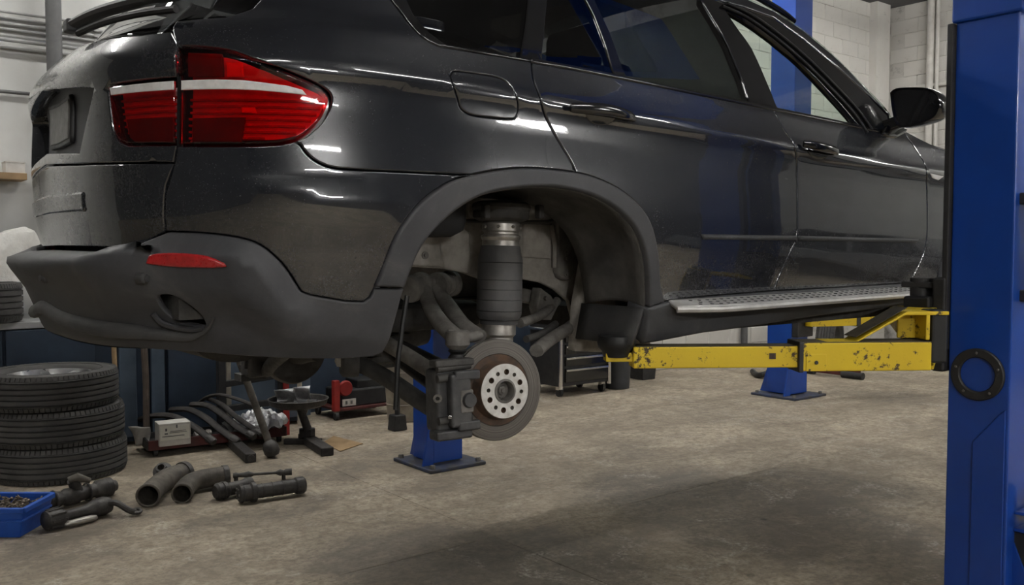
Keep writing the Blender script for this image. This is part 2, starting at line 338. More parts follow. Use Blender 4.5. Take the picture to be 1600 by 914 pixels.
# painted block courses where the photograph shows the joints
jp = MB().box((7.95, YL+.004, HC/2), (5.3, .008, HC)).build('mortar_bed', M['joint'], wl, smooth=0)
BLKS = []
for k in range(6):
    m_ = MB().box((0, 0, 0), (.392, .024, .192)); me = m_.mesh('block', 0)
    bm = bmesh.new(); bm.from_mesh(me); bmesh.ops.bevel(bm, geom=list(bm.edges), offset=.006, segments=1, affect='EDGES')
    for v in bm.verts: v.co += Vector((rng.normal()*.0015, rng.normal()*.0012, rng.normal()*.0015))
    bm.to_mesh(me); bm.free(); BLKS.append(me)
cnt = 0
def block(wall, loc, rotz):
    global cnt
    o = link('block', BLKS[cnt % 6], M['wall_paint'], wall); o.location = loc; o.rotation_euler = (0, 0, rotz); cnt += 1
MB().box((XE+.004, YL-.9, HC/2), (.008, 1.8, HC)).build('mortar_bed', M['joint'], wf, smooth=0)
for r in range(0, 24):
    zc = .1+r*.2
    if 3 <= r < 9: continue
    x0 = 5.3 if r < 3 else 6.6; x1 = 7.7 if r < 3 else XE
    x = x0+(.2 if r % 2 else 0)
    while x < x1-.1:
        block(wl, (x+.2, YL+.005+rng.normal()*.0012, zc), 0); x += .4
    if r >= 9:
        y = YL-.42-(.2 if r % 2 else 0)
        while y > 2.3:
            block(wf, (XE+.005+rng.normal()*.0012, y+.2-.01, zc), math.pi/2); y -= .4
dd_ = MB().box((3.32, YL-.012, .5), (3.75, .03, 1.0)).build('trim_2', M['navy_steel'], None, smooth=0); tag(dd_, kind='structure')
pil = MB().box((XE-.35, YL-.05, HC/2), (.34, .14, HC)).build('trim_1', M['wall_paint'], None, smooth=0); tag(pil, kind='structure')
# ceiling lamps and the added low fill pair: enamel trough, two tubes each
for i, (x, y, L, z_, pw) in enumerate(TUBES):
    tm = NT('tube_light'); tm.set(Base_Color=(.9, .9, .9), Emission_Color=(1.0, .985, .955), Emission_Strength=TUBE_POWER*pw)
    row = 'far side of' if y > 0 else ('camera side of' if y > -5 else 'right wall, added to brighten')
    nth = ['rearmost', 'second', 'third', 'foremost'][i % 4]
    o = thing('tube_lamp', (x, y, z_), '%s twin-tube batten lamp hung over the %s the car' % (nth, row), 'lamp', 'ceiling batten lamps')
    MB().prism([(x-L/2, y-.12, z_+.06), (x-L/2, y+.12, z_+.06), (x-L/2, y+.06, z_+.13), (x-L/2, y-.06, z_+.13)], (L, 0, 0)).build('lamp_housing', M['white_enamel'], o, smooth=0)
    for s_ in (-.07, .07):
        MB().cyl((x-L/2+.03, y+s_, z_+.02), (x+L/2-.03, y+s_, z_+.02), .022, 10).build('lamp_tube', tm.m, o)
    for s_ in (-.8, .8):
        MB().cyl((x+s_, y, z_+.13), (x+s_, y, HC), .012, 6).build('hanger_rod', M['dark_pipe'], o)
# conduits and pipes on the left wall
def wp(px, py, Y): return at_y(px, py, Y)
for i, (y0, y1, r, lab) in enumerate([(12, 37, .009, 'topmost thin grey conduit on the wall above the tailgate'), (21, 46, .009, 'second thin grey conduit from the top on the wall'), (30, 55, .010, 'third thin grey conduit from the top on the wall'), (39, 63, .009, 'fourth thin grey conduit, lowest of the close bundle'), (55, 79, .014, 'thicker grey conduit below the bundle of thin ones'), (66, 90, .014, 'lowest grey conduit on the wall left of the wiper')]):
    a = wp(0, y0, YL-.03); b = wp(105, y1, YL-.03); d = (b-a)/np.linalg.norm(b-a); d[2] = 0
    z = (a[2]+b[2])/2
    m = MB().cyl((a[0]-1.6, YL-.03, z), (b[0]+2.2, YL-.03, z), r, 8)
    for q in range(5):
        m.box((a[0]-1.4+q*1.0, YL-.02, z), (.03, .04, r*2.2))
    tag(m.build('conduit', M['conduit_grey']), lab, 'conduit', 'conduits on the left wall')
a = wp(83, 0, YL-.13); m = MB().cyl((a[0], YL-.13, .90), (a[0], YL-.13, HC), .05, 14)
vp = thing('vertical_pipe', (a[0], YL-.13, .9), 'dark grey vertical pipe on the wall behind the tailgate', 'pipe'); m.build('pipe', M['dark_pipe'], vp)
for z in (1.0, 2.2, 3.6): MB().lathe([(.05, 0), (.062, 0), (.062, .05), (.05, .05)], (a[0], YL-.13, z), (0, 0, 1), 14, closed=True).build('pipe_clamp', M['conduit_grey'], vp)
c = wp(0, 142, YL-.02); c2 = wp(44, 147, YL-.02); tag(MB().cyl((c[0]-1.5, YL-.02, c[2]), (c2[0]+1.5, YL-.02, c2[2]), .012, 8).build('cable', M['dark_pipe']), 'single dark cable strung along the white wall left of the tailgate', 'cable')
# pipes on the front wall
def at_x(px, py, X): d = ray(px, py); return CAM+d*(X-CAM[0])/d[0]
for px, r, lab in [(1452, .048, 'thicker white painted pipe running down the far wall beside the blue post'), (1463, .026, 'thinner white painted pipe beside the thicker one on the far wall')]:
    b = at_x(px, 150, XE-.08); o = thing('wall_pipe', (XE-.08, b[1], 0), lab, 'pipe', 'pipes on the far wall')
    MB().cyl((XE-.08, b[1], 0), (XE-.08, b[1], HC), r, 14).build('pipe', M['pipe_white'], o)
    for z in (1.2, 3.15): MB().lathe([(r, 0), (r*1.25, 0), (r*1.25, .07), (r, .07)], (XE-.08, b[1], z), (0, 0, 1), 14, closed=True).build('coupling', M['pipe_white'], o)
b0 = at_x(1426, 55, XE-.05); tag(MB().cyl((XE-.05, b0[1], 3.62), (XE-.05, b0[1]-2.2, 3.62), .03, 10).build('wall_rail', M['pipe_white']), 'white painted horizontal pipe across the far wall', 'pipe')
# ------------------------------------------------------------------ car surface: plan = superellipse tail, (u, z) parameters
LIFT = .76; XC = .10; NE = 3.0; KU = 1.1; XF = 2.75; AF = 1.05
def table(pts, sig):
    zs = np.arange(-.1, 2.2, .002); p = np.array(pts, float); v = np.interp(zs, p[:, 0], p[:, 1])
    k = np.arange(-int(4*sig/.002), int(4*sig/.002)+1)*.002; g = np.exp(-.5*(k/sig)**2); g /= g.sum()
    return zs, np.convolve(np.pad(v, len(k)//2, mode='edge'), g, 'valid')
WT = table([(0, .80), (.22, .86), (.30, .905), (.40, .925), (.50, .940), (.60, .951), (.70, .955), (.80, .953), (.90, .949), (.955, .952), (.985, .963), (.997, .962), (1.02, .949), (1.07, .930), (1.125, .912), (1.14, .902), (1.16, .893), (1.4, .815), (1.6, .725), (1.66, .66), (1.70, .5)], .007)
RT = table([(0, -.88), (.30, -1.0), (.50, -1.06), (.65, -1.085), (.70, -1.095), (.86, -1.105), (1.02, -1.10), (1.075, -1.112), (1.12, -1.10), (1.17, -1.06), (1.20, -1.005), (1.225, -.965), (1.45, -.80), (1.66, -.62), (1.72, -.45)], .010)
RB = table([(0, -.82), (.24, -.93), (.30, -1.03), (.345, -1.085), (.43, -1.115), (.48, -1.135), (.553, -1.185), (.570, -1.188), (.584, -1.178), (.598, -1.09), (.62, -1.083), (.66, -1.087), (.70, -1.095), (.86, -1.105), (2, -1.105)], .004)
def sstep(a, b, x): t_ = np.clip((np.asarray(x, float)-a)/(b-a), 0, 1); return t_*t_*(3-2*t_)
def gx(x): return .040*(1.0-x)
def wz(z, x):
    w = np.interp(z-gx(x), *WT)
    return w+.014*np.exp(-(x/.60)**2)*np.exp(-((z-.74)/.20)**2)
def rz(z, beta, kind):
    r = np.interp(z, *RT)
    if kind == 'bumper':
        k = sstep(.90, 1.10, np.minimum(beta, math.pi-beta)); r = r*(1-k)+np.interp(z, *RB)*k
    return r
class Surf:
    def __init__(s, kind='body', off=0.0): s.kind = kind; s.off = off
    def G(s, x, y, z):
        w = wz(z, np.clip(x, -1, 3))+s.off; beta = np.arctan2(np.maximum(XC-x, 0)/1.15, np.abs(y)/.95+1e-9)
        a = XC-rz(z, beta, s.kind)+s.off
        cx = np.where(x < XC, (XC-x)/a, np.where(x > XF, (x-XF)/AF, 0)); cy = np.abs(y)/w
        return (np.abs(cx)**NE+cy**NE)**(1/NE)-1
    def hit(s, px, py):
        d = ray(px, py); ts = np.arange(.8, 7, .004); Q = CAM[None]+d[None]*ts[:, None]
        g = s.G(Q[:, 0], Q[:, 1], Q[:, 2]-LIFT); i = np.where(g < 0)[0]
        if len(i) == 0: return CAM+d*ts[int(np.argmin(g))]
        a, b = ts[i[0]-1], ts[i[0]]
        for _ in range(24):
            m = (a+b)/2; p = CAM+d*m
            if s.G(p[0], p[1], p[2]-LIFT) < 0: b = m
            else: a = m
        return CAM+d*b
    def uz(s, px, py):
        p = s.hit(px, py); x, y, z = p[0], p[1], p[2]-LIFT
        if x >= XC: return (x-XC, z)
        beta = math.atan2((XC-x)/1.15, abs(y)/.95); a = XC-rz(z, beta, s.kind)+s.off; w = wz(z, x)+s.off
        return (-KU*math.atan2((XC-x)/a, -y/w), z)
    def P(s, u, z, off=0.0):
        u = np.asarray(u, float); z = np.asarray(z, float); o = s.off+off
        b = np.clip(-u/KU, 0, math.pi)
        r = (np.abs(np.cos(b))**NE+np.abs(np.sin(b))**NE)**(-1/NE)
        a = XC-rz(z, b, s.kind)+o
        x = np.where(u < 0, XC-a*r*np.sin(b), XC+u); w = wz(z, np.clip(x, -1, 3))+o
        cf = np.clip((XC+u-XF)/AF, 0, 1)
        y = np.where(u < 0, -w*r*np.cos(b), -w*(1-cf**NE)**(1/NE))
        return np.stack([x, y, z+LIFT], -1)
BODY = Surf(); BUMP = Surf('bumper')
UC = -KU*math.pi/2                       # centre line of the tail
def mirror_u(p): return (2*UC-p[0], p[1])
def in_poly(P_, poly):
    x, y = P_[:, 0], P_[:, 1]; r = np.zeros(len(P_), bool); j = len(poly)-1
    for i in range(len(poly)):
        xi, yi = poly[i]; xj, yj = poly[j]
        if yi != yj: c = ((yi > y) != (yj > y)) & (x < (xj-xi)*(y-yi)/(yj-yi)+xi); r ^= c
        j = i
    return r
def dist_poly(P_, poly, closed=True):
    P_ = np.asarray(P_, float); poly = np.asarray(poly, float); best = np.full(len(P_), 1e9); n = len(poly)
    for i in range(n if closed else n-1):
        a = poly[i]; b = poly[(i+1) % n]; ab = b-a; L = ab@ab
        if L < 1e-14: continue
        t_ = np.clip(((P_-a)@ab)/L, 0, 1); best = np.minimum(best, np.linalg.norm(P_-(a+t_[:, None]*ab), axis=1))
    return best
def densify(poly, step, closed=True):
    out = []; n = len(poly)
    for i in range(n if closed else n-1):
        a = np.asarray(poly[i], float); b = np.asarray(poly[(i+1) % n], float); L = np.linalg.norm(b-a)
        if L < 1e-6: continue
        k = max(1, int(math.ceil(L/step)))
        out += [a+(b-a)*q/k for q in range(k)]
    if not closed: out.append(np.asarray(poly[-1], float))
    return np.array(out)
def area(p): p = np.asarray(p); return .5*np.sum(p[:, 0]*np.roll(p[:, 1], -1)-np.roll(p[:, 0], -1)*p[:, 1])
def inset_poly(p, d):
    p = np.asarray(p); e = np.roll(p, -1, 0)-p; e /= np.linalg.norm(e, axis=1)[:, None]+1e-12
    n = np.stack([-e[:, 1], e[:, 0]], 1); m = n+np.roll(n, 1, 0); m /= np.maximum(np.linalg.norm(m, axis=1)[:, None], .5)
    return p+m*d
def smooth_poly(poly, k=4): return [tuple(q) for q in catmull(poly, k)]
def panel(name, poly, mat, parent, surf, inset=.0025, rim=.014, res=.03, disp=None, holes=(), bev=.0025, step=None, close=False, off=0.0, mirror=False):
    poly = np.asarray(poly, float)
    if area(poly) < 0: poly = poly[::-1]
    step = step or res*.8
    loops = [inset_poly(densify(poly, step), inset)]
    for h in holes:
        h = np.asarray(h, float); h = h if area(h) < 0 else h[::-1]; loops.append(inset_poly(densify(h, min(step, .02)), 0))
    allp = []; edges = []; bnd = []
    for L in loops:
        n0 = len(allp); allp += list(L); k = len(L); bnd.append(list(range(n0, n0+k))); edges += [(n0+i, n0+(i+1) % k) for i in range(k)]
    inner = []
    if bev:
        for L in loops: inner += list(inset_poly(L, bev*1.4))
    lo = loops[0].min(0); hi = loops[0].max(0)
    gx_, gy_ = np.meshgrid(np.arange(lo[0]+res/2, hi[0], res), np.arange(lo[1]+res/2, hi[1], res)); gx_[1::2] += res/2
    gp = np.stack([gx_.ravel(), gy_.ravel()], 1)
    ok = in_poly(gp, loops[0])
    for L in loops[1:]: ok &= ~in_poly(gp, L)
    gp = gp[ok]
    for L in loops: gp = gp[dist_poly(gp, L) > res*.35+bev] if len(gp) else gp
    pts = np.array(allp+inner+list(gp)) if len(gp) or inner else np.array(allp)
    vs, es, fs, ov, oe, of = delaunay_2d_cdt([Vector(p) for p in pts], edges, [], 0, 1e-6)
    V2 = np.array([(v[0], v[1]) for v in vs]); T = np.array([f for f in fs], int)
    cen = V2[T].mean(1); keep = in_poly(cen, loops[0])
    for L in loops[1:]: keep &= ~in_poly(cen, L)
    T = T[keep]
    def ev(p2):
        q = surf.P(p2[:, 0], p2[:, 1], off); n_ = nrm(p2)
        if disp is not None: q = q+n_*disp(p2)[:, None]
        return q
    def nrm(p2):
        e = .0008; du = surf.P(p2[:, 0]+e, p2[:, 1], off)-surf.P(p2[:, 0]-e, p2[:, 1], off); dz = surf.P(p2[:, 0], p2[:, 1]+e, off)-surf.P(p2[:, 0], p2[:, 1]-e, off)
        n_ = np.cross(du, dz); return n_/(np.linalg.norm(n_, axis=1)[:, None]+1e-12)
    def nrm_d(p2):
        if disp is None: return nrm(p2)
        e = .002; a = np.array([[e, 0]]); b = np.array([[0, e]])
        n_ = np.cross(ev(p2+a)-ev(p2-a), ev(p2+b)-ev(p2-b)); return n_/(np.linalg.norm(n_, axis=1)[:, None]+1e-12)
    X = ev(V2); N0 = nrm(V2); N = nrm_d(V2)
    # boundary vertices: map back
    omap = {}
    for new, olds in enumerate(ov):
        for o_ in olds: omap[o_] = new
    tri = [tuple(t_) for t_ in T]; verts = list(X); nv = list(N)
    for lp in bnd:
        ids = [omap[i] for i in lp if i in omap]; k = len(ids)
        for q in range(k):
            a, b, c = X[ids[q-1]], X[ids[q]], X[ids[(q+1) % k]]
            out = np.cross(c-a, N0[ids[q]]); out = out/(np.linalg.norm(out)+1e-12)
            if bev:
                verts[ids[q]] = X[ids[q]]-N0[ids[q]]*bev; nv[ids[q]] = norm(N0[ids[q]]*.6+out*.8)
        base = len(verts)
        for q in range(k):
            verts.append(X[ids[q]]-N0[ids[q]]*rim); a, c = X[ids[q-1]], X[ids[(q+1) % k]]; out = np.cross(c-a, N0[ids[q]]); nv.append(norm(out+1e-9))
        for q in range(k):
            r = (q+1) % k; tri.append((ids[q], base+q, base+r, ids[r]))
    me = bpy.data.meshes.new(name); me.from_pydata([tuple(map(float, v)) for v in verts], [], [tuple(int(i) for i in f) for f in tri])
    me.polygons.foreach_set('use_smooth', [True]*len(me.polygons)); me.update()
    me.normals_split_custom_set_from_vertices([tuple(map(float, n_)) for n_ in nv])
    o = link(name, me, M[mat] if isinstance(mat, str) else mat, parent)
    if mirror:
        m2 = link(name, me, None, parent); m2.scale = (1, -1, 1)
        o['_m'] = m2.name
    return o
class Plane:
    def __init__(s, o, ex, ey): s.o = np.asarray(o, float); s.ex = norm(ex); s.ey = norm(ey)
    def P(s, u, v, off=0.0): n_ = np.cross(s.ex, s.ey); return s.o+np.asarray(u)[..., None]*s.ex+np.asarray(v)[..., None]*s.ey+n_*off
def circ(cx, cy, r, n=20, ry=None): return [(cx+r*math.cos(2*math.pi*k/n), cy+(ry or r)*math.sin(2*math.pi*k/n)) for k in range(n)]
def Z1(pts): return [(x*.3392, y*.3392) for x, y in pts]
def Z2(pts): return [(500+x*.3392, y*.3392) for x, y in pts]
def Z3(pts): return [(1000+x*.3752, y*.3752) for x, y in pts]
def Z4(pts): return [(x*.3392, 300+y*.3392) for x, y in pts]
def Z5(pts): return [(500+x*.3392, 250+y*.3392) for x, y in pts]
def Z6(pts): return [(960+x*.4005, 300+y*.4005) for x, y in pts]
def B(pts, s=BODY): return [s.uz(*p) for p in pts]
# ------------------------------------------------------------------ the car
car = thing('suv_car', (1.3, 0, LIFT), 'dirty black estate SUV raised on the lift, rear wheel taken off', 'car')
def half(*pts): return list(pts)
def sym(r): return list(r)+[mirror_u(p) for p in r[::-1]]
A_EDGE = [(277, 227), (273, 250), (259, 290), (257, 305), (257, 362)]
lampI = Z1([(495, 395), (815, 358), (815, 668), (590, 668), (553, 655), (532, 628), (520, 590), (507, 490)])
lampO = smooth_poly(Z1([(818, 670), (818, 212)]), 1)+smooth_poly(Z1([(818, 212), (900, 210), (1050, 228), (1150, 262), (1300, 320), (1420, 370), (1490, 405), (1522, 440), (1518, 490), (1482, 560), (1405, 628), (1330, 656), (1200, 670), (818, 672)]), 3)[1:-1]
lampI_u = B(lampI); lampO_u = B(lampO)
# upper hatch
hr = [(UC, .852)]+B([(119, 257), (190, 255), (271, 254), (276, 229)])+lampI_u[2:]+[lampI_u[0], lampI_u[1]]+B([(277, 72), (268, 48), (220, 54), (150, 63)])+[(UC, 1.205)]
rec = sym([(UC, 1.072)]+B([(146, 137), (140, 166), (124, 240)])+[(UC, .885)])
hatch = panel('upper_tailgate', sym(hr), 'paint', car, BODY, res=.03, holes=[rec], rim=.055)
panel('plate_recess', sym([(UC, 1.09), B([(152, 130)])[0], B([(129, 246)])[0], (UC, .87)]), 'plastic', hatch, BODY, rim=.004, off=-.05, bev=0)
pr = sym([(UC, 1.03), (UC+.155, 1.035), (UC+.145, .92), (UC, .915)])
panel('plate_frame', sym([(UC, 1.042), (UC+.165, 1.047), (UC+.155, .908), (UC, .903)]), 'rubber_black', hatch, BODY, rim=.012, off=-.036)
simple('plate_blank', (.115, .112, .105), (.085, .082, .078), 18, .35, .5)
panel('licence_plate_blank', pr, 'plate_blank', hatch, BODY, rim=.004, off=-.0325)
# lower tailgate
tgb = [(UC, .652)]
lower = [(UC, .850)]+B([(119, 257.5), (190, 255.5), (271, 254.5), (272, 256), (259, 290), (257, 305), (257, 362), (237, 376), (222, 393)])+[(-1.19, .603), (-1.4, .606), (UC, .608)]
lt = panel('lower_tailgate', sym(lower), 'paint', car, BODY, res=.03, rim=.03)
panel('grip_moulding', sym([(UC, .765), (-1.34, .757), (-1.34, .70), (UC, .705)]), 'paint', lt, BODY, res=.03, rim=.02, off=.006, bev=.006)
# rear glass and wiper
rg = B([(268, 47), (276, 32), (356, 25), (395, 12), (407, 0)])+[(-.80, 1.42), (-.86, 1.60), (UC, 1.64)]
rgp = sym([(UC, 1.212)]+B([(150, 62), (220, 53)])+rg)
panel('rear_window', rgp, 'tint_glass', car, BODY, res=.04, rim=.004, off=-.006)
# wiper: chunky arm over the lower glass, blade below it
wd = dep(BODY.hit(200, 45))
wr = thing_part = None
arm_p = [at_d(x, y, d_) for x, y, d_ in [(285, -8, 2.28), (240, -2, 2.32), (195, 8, 2.38), (150, 22, 2.45), (112, 40, 2.52)]]
wo = MB().tube(catmull(arm_p, 5), [.020+.006*math.sin(k/20*math.pi) for k in range(21)], 10, squash=(1, .6)).build('wiper_arm', M['plastic'], car)
MB().tube(catmull([at_d(x, y, d_) for x, y, d_ in [(275, 14, 2.27), (215, 22, 2.34), (160, 36, 2.43), (122, 52, 2.50)]], 5), .010, 8).build('wiper_blade', M['rubber_black'], wo)
MB().box(at_d(110, 41, 2.52), (.03, .05, .035)).build('wiper_cap', M['plastic'], wo, bev=.006)
# tail lamps
def lamp(side_objs): pass
for nm, poly, strip, backs in (('tail_lamp', lampO_u, Z1([(840, 373), (1000, 368), (1130, 372), (1320, 395), (1395, 415), (1415, 439), (1200, 418), (1050, 412), (840, 416)]), 1), ('tail_lamp', lampI_u, Z1([(512, 407), (805, 375), (805, 415), (518, 440)]), 0)):
    L = panel(nm, poly, 'red_lens', car, BODY, inset=.005, rim=.006, res=.03, off=.004, bev=.004, mirror=True)
    L['label'] = 'red tail lamp lens with a pale light bar'
    Rf = panel('lamp_reflector', poly, 'lamp_back', L, BODY, inset=.018, rim=.02, res=.03, off=-.030, bev=0)
    su = B(strip); bar_ = panel('light_bar', su, 'lamp_white', L, BODY, inset=0, rim=.012, res=.02, off=.0065, bev=.002)
    objs = [Rf, bar_]
    # ribs inside the lens
    pa = np.array(poly); z0, z1 = pa[:, 1].min(), pa[:, 1].max()
    lo_ = min(p[1] for p in su)
    for k in range(7):
        zc = z0+.014+(lo_-z0-.018)*(k+.5)/7
        us = np.arange(pa[:, 0].min(), pa[:, 0].max(), .004); pp = np.stack([us, np.full_like(us, zc)], 1); ins = us[in_poly(pp, inset_poly(pa if area(pa) > 0 else pa[::-1], .020))]
        if len(ins) < 4: continue
        a, b = ins.min(), ins.max()
        objs.append(panel('lamp_rib', [(a, zc-.0025), (b, zc-.0025), (b, zc+.0025), (a, zc+.0025)], 'red_lens' if 0 else 'reflector_red', L, BODY, inset=0, rim=.012, res=.03, off=-.020, bev=0))
    if backs:
        for (x0, y0, x1, y1) in [(1030, 280, 1105, 350), (1100, 490, 1165, 515)]:
            q = B(Z1([(x0, y0), (x1, y0), (x1+8, y1), (x0+4, y1)])); objs.append(panel('indicator_bulb', q, 'orange_bulb', L, BODY, inset=0, rim=.01, res=.02, off=-.012, bev=.002))
        for k in range(5):
            x0 = 1035+k*15
        q = B(Z1([(870, 540), (1120, 535), (1100, 650), (870, 650)])); objs.append(panel('lamp_chamber', q, 'dark_red', L, BODY, inset=0, rim=.012, res=.03, off=-.014, bev=.002))
        q = B(Z1([(850, 235), (1010, 240), (1015, 350), (850, 350)])); objs.append(panel('lamp_chamber', q, 'dark_red', L, BODY, inset=0, rim=.012, res=.03, off=-.014, bev=.002))
    else:
        q = B(Z1([(560, 545), (780, 535), (780, 650), (600, 650), (575, 630)])); objs.append(panel('lamp_chamber', q, 'dark_red', L, BODY, inset=0, rim=.012, res=.03, off=-.014, bev=.002))
    mL = bpy.data.objects[L['_m']]
    for o_ in objs:
        c_ = link(o_.name.split('.')[0], o_.data, None, mL)
        c_.matrix_parent_inverse = Matrix.Identity(4)
    mL['label'] = 'red tail lamp lens with a pale light bar'
    pass
    # dark gasket bowl behind the lens
    panel('lamp_bowl', poly, 'gloss_black', car, BODY, inset=-.001, rim=.012, res=.05, off=-.036, bev=0, mirror=True)
panel('lamp_gap_shade', B([(275.5, 119), (279.5, 119), (279.5, 228), (275.5, 228)]), 'gloss_black', car, BODY, inset=0, rim=.03, res=.03, off=-.002, bev=0, mirror=True)  # black strip stands in for the shade in the lamp gap
# arch trim curves
TO = smooth_poly(Z5([(255, 585), (300, 480), (350, 350), (420, 245), (500, 165), (600, 100), (700, 68), (850, 42), (1000, 38), (1180, 58), (1300, 95), (1400, 150), (1480, 225), (1530, 320), (1555, 450), (1562, 560), (1580, 655)]), 3)
TI = smooth_poly(Z5([(390, 592), (420, 510), (470, 400), (560, 290), (680, 195), (800, 145), (1000, 122), (1150, 135), (1280, 175), (1380, 240), (1450, 320), (1490, 420), (1505, 520), (1508, 620), (1508, 682)]), 3)
TO_u = B(TO); TI_u = B(TI)
panel('arch_trim', TO_u+TI_u[::-1], 'plastic', car, BODY, inset=.0015, rim=.045, res=.025, off=.012, bev=.006, mirror=True)
# quarter panel
seam = smooth_poly([(466, 221), (482, 243), (509, 259), (545, 264.5), (620, 268), (735, 273.5)], 3)
i_s = min(range(len(TO)), key=lambda i: abs(TO[i][0]-737)+abs(TO[i][1]-273)); i_d = min(range(len(TO)), key=lambda i: abs(TO[i][0]-900)+abs(TO[i][1]-270))
qwin = smooth_poly([(540, -88), (575, -45), (612, 0), (636, 31), (655, 52), (670, 64), (687, 72)], 3)+[(760, 84), (829, 95.5)]
doorR = smooth_poly([(831, 97), (834, 125), (843, 149), (853, 183), (873, 220), (890, 248), (901, 270)], 3)
topD = [(-.66, 1.625)]
qp = B([(268, 48), (277, 72)])+[lampO_u[1]]+lampO_u[2:]
# order lamp outline from top-left around the tip to the bottom
lo_seq = lampO_u[1:]+[lampO_u[0]]
tip_bot = min(range(len(lampO)), key=lambda i: abs(lampO[i][0]-463)+abs(lampO[i][1]-222))
seqO = lampO[1:]+[lampO[0]]; seqU = lampO_u[1:]+[lampO_u[0]]
kb = min(range(len(seqO)), key=lambda i: abs(seqO[i][0]-463)+abs(seqO[i][1]-222))
ROOF_L = [(-.62, 1.60), (-.3, 1.605), (.2, 1.605)]
qpoly = B([(268, 48)])+seqU[:kb+1]+B(seam[1:])+TO_u[i_s+1:i_d+1]+B(doorR[::-1][1:])+B(qwin[::-1])+[(-.60, 1.585), (-.74, 1.585), (-.80, 1.42)]+B([(407, 0), (395, 12), (356, 25), (276, 32)])
flap = smooth_poly(Z2([(602, 350), (612, 330), (640, 327), (740, 340), (820, 355), (868, 385), (900, 430), (915, 485), (907, 533), (880, 548), (790, 542), (700, 530), (652, 502), (635, 455), (618, 400), (602, 350)]), 3)[:-1]
flap_u = B(flap)
qo = panel('quarter_panel', qpoly, 'paint', car, BODY, res=.022, holes=[inset_poly(np.array(flap_u) if area(flap_u) > 0 else np.array(flap_u)[::-1], -.0015)], mirror=True)
panel('fuel_flap', flap_u, 'paint', qo, BODY, inset=.002, res=.02, rim=.01)
panel('fuel_flap_pocket', inset_poly(np.array(flap_u) if area(flap_u) > 0 else np.array(flap_u)[::-1], -.012), 'black_hole', qo, BODY, inset=0, res=.05, rim=.003, off=-.012, bev=0)
# painted bumper skin
bez = smooth_poly(Z4([(770, 183), (940, 190), (1100, 210), (1200, 245), (1280, 310), (1330, 370), (1380, 450), (1402, 466), (1440, 478)]), 3)
bump_bot = bez[1:]+[(540, 471), (568, 472), (578, 465), (585, 452)]
bp = B([(276.5, 228)])+[lampO_u[0]]+seqU[kb:][::-1][1:]+B(seam[1:])+TO_u[:i_s+1][::-1]+B(bump_bot[::-1])+B([(258, 362), (257.5, 305), (273, 250)])
CR = np.array(B([(380, 296), (480, 303), (560, 310), (655, 322)]))
def skin_disp(p):
    zr = np.interp(p[:, 0], CR[:, 0], CR[:, 1]); dzr = p[:, 1]-zr
    return .010*sstep(-.98, -.72, p[:, 0])*sstep(-.42, -.52, p[:, 0])*np.where(dzr > 0, np.clip(1-dzr/.055, 0, 1), np.clip(1+dzr/.14, 0, 1))
panel('bumper_skin', bp, 'paint', car, BODY, res=.022, mirror=True, disp=skin_disp)
# crease of the skin: folded strip
# textured lower bumper: symmetric right half built then mirrored in u
bz_u = np.array(B(bez))
BZL = densify(bz_u, .01, closed=False)
def bdisp(p):
    q = np.where(p[:, :1] < UC, np.stack([2*UC-p[:, 0], p[:, 1]], 1), p); q = np.stack([np.where(p[:, 0] < UC, 2*UC-p[:, 0], p[:, 0]), p[:, 1]], 1)
    d = dist_poly(q, BZL, closed=False)
    amp = .036*sstep(-.60, -.84, q[:, 0])*sstep(-1.24, -1.06, q[:, 0])
    amp = amp*sstep(.40, .52, q[:, 1]+.10*sstep(-.9, -.7, q[:, 0]))
    return amp*np.clip(d/.05, 0, 1)
bot = [(584, 559), (599, 552), (606, 540), (615, 515), (632, 452)]
ex_hole = smooth_poly(Z4([(722, 475), (745, 458), (810, 460), (870, 490), (920, 545), (945, 600), (938, 622), (880, 615), (800, 590), (745, 540), (722, 475)]), 3)[:-1]
EX_u = B(ex_hole, BUMP)
rh = [(UC, .604), (-1.4, .602), (-1.19, .599)]+[BODY.uz(222, 394), BODY.uz(240, 374)]+list(map(tuple, bz_u))+B([(540, 471), (568, 472), (578, 465), (585, 451), (632, 451)])+B(bot[::-1][1:], BUMP)+[(-.62, .305), (-.75, .31), (-.95, .325), (-1.15, .335), (-1.4, .335), (UC, .335)]
bo = panel('lower_bumper', sym(rh), 'plastic', car, BUMP, res=.02, disp=bdisp, rim=.02, holes=[EX_u, [mirror_u(p) for p in EX_u]], bev=.003)
# dark tunnel and tail pipe inside the bumper opening
exc = np.mean([BUMP.hit(*p) for p in ex_hole], 0)
for s_ in (1, -1):
    ctr = np.array([exc[0], exc[1]*s_, exc[2]])
    pipe = MB(); ax_ = np.array([1.0, .0, .05])
    a_, b_, _ = frame(ax_)
    pipe.lathe([(.050, -.0), (.044, -.002), (.042, .02), (.042, .25)], ctr+np.array([.095, .028*s_, -.012]), ax_, 28, caps=False)
    pipe.lathe([(.050, 0), (.050, .25)], ctr+np.array([.095, .028*s_, -.012]), ax_, 28, caps=False)
    pipe.build('tail_pipe', M['oily_metal'], car)
    MB().box(ctr+np.array([.24, s_*.10, 0]), (.02, .24, .16)).build('bumper_backing', M['black_hole'], car)
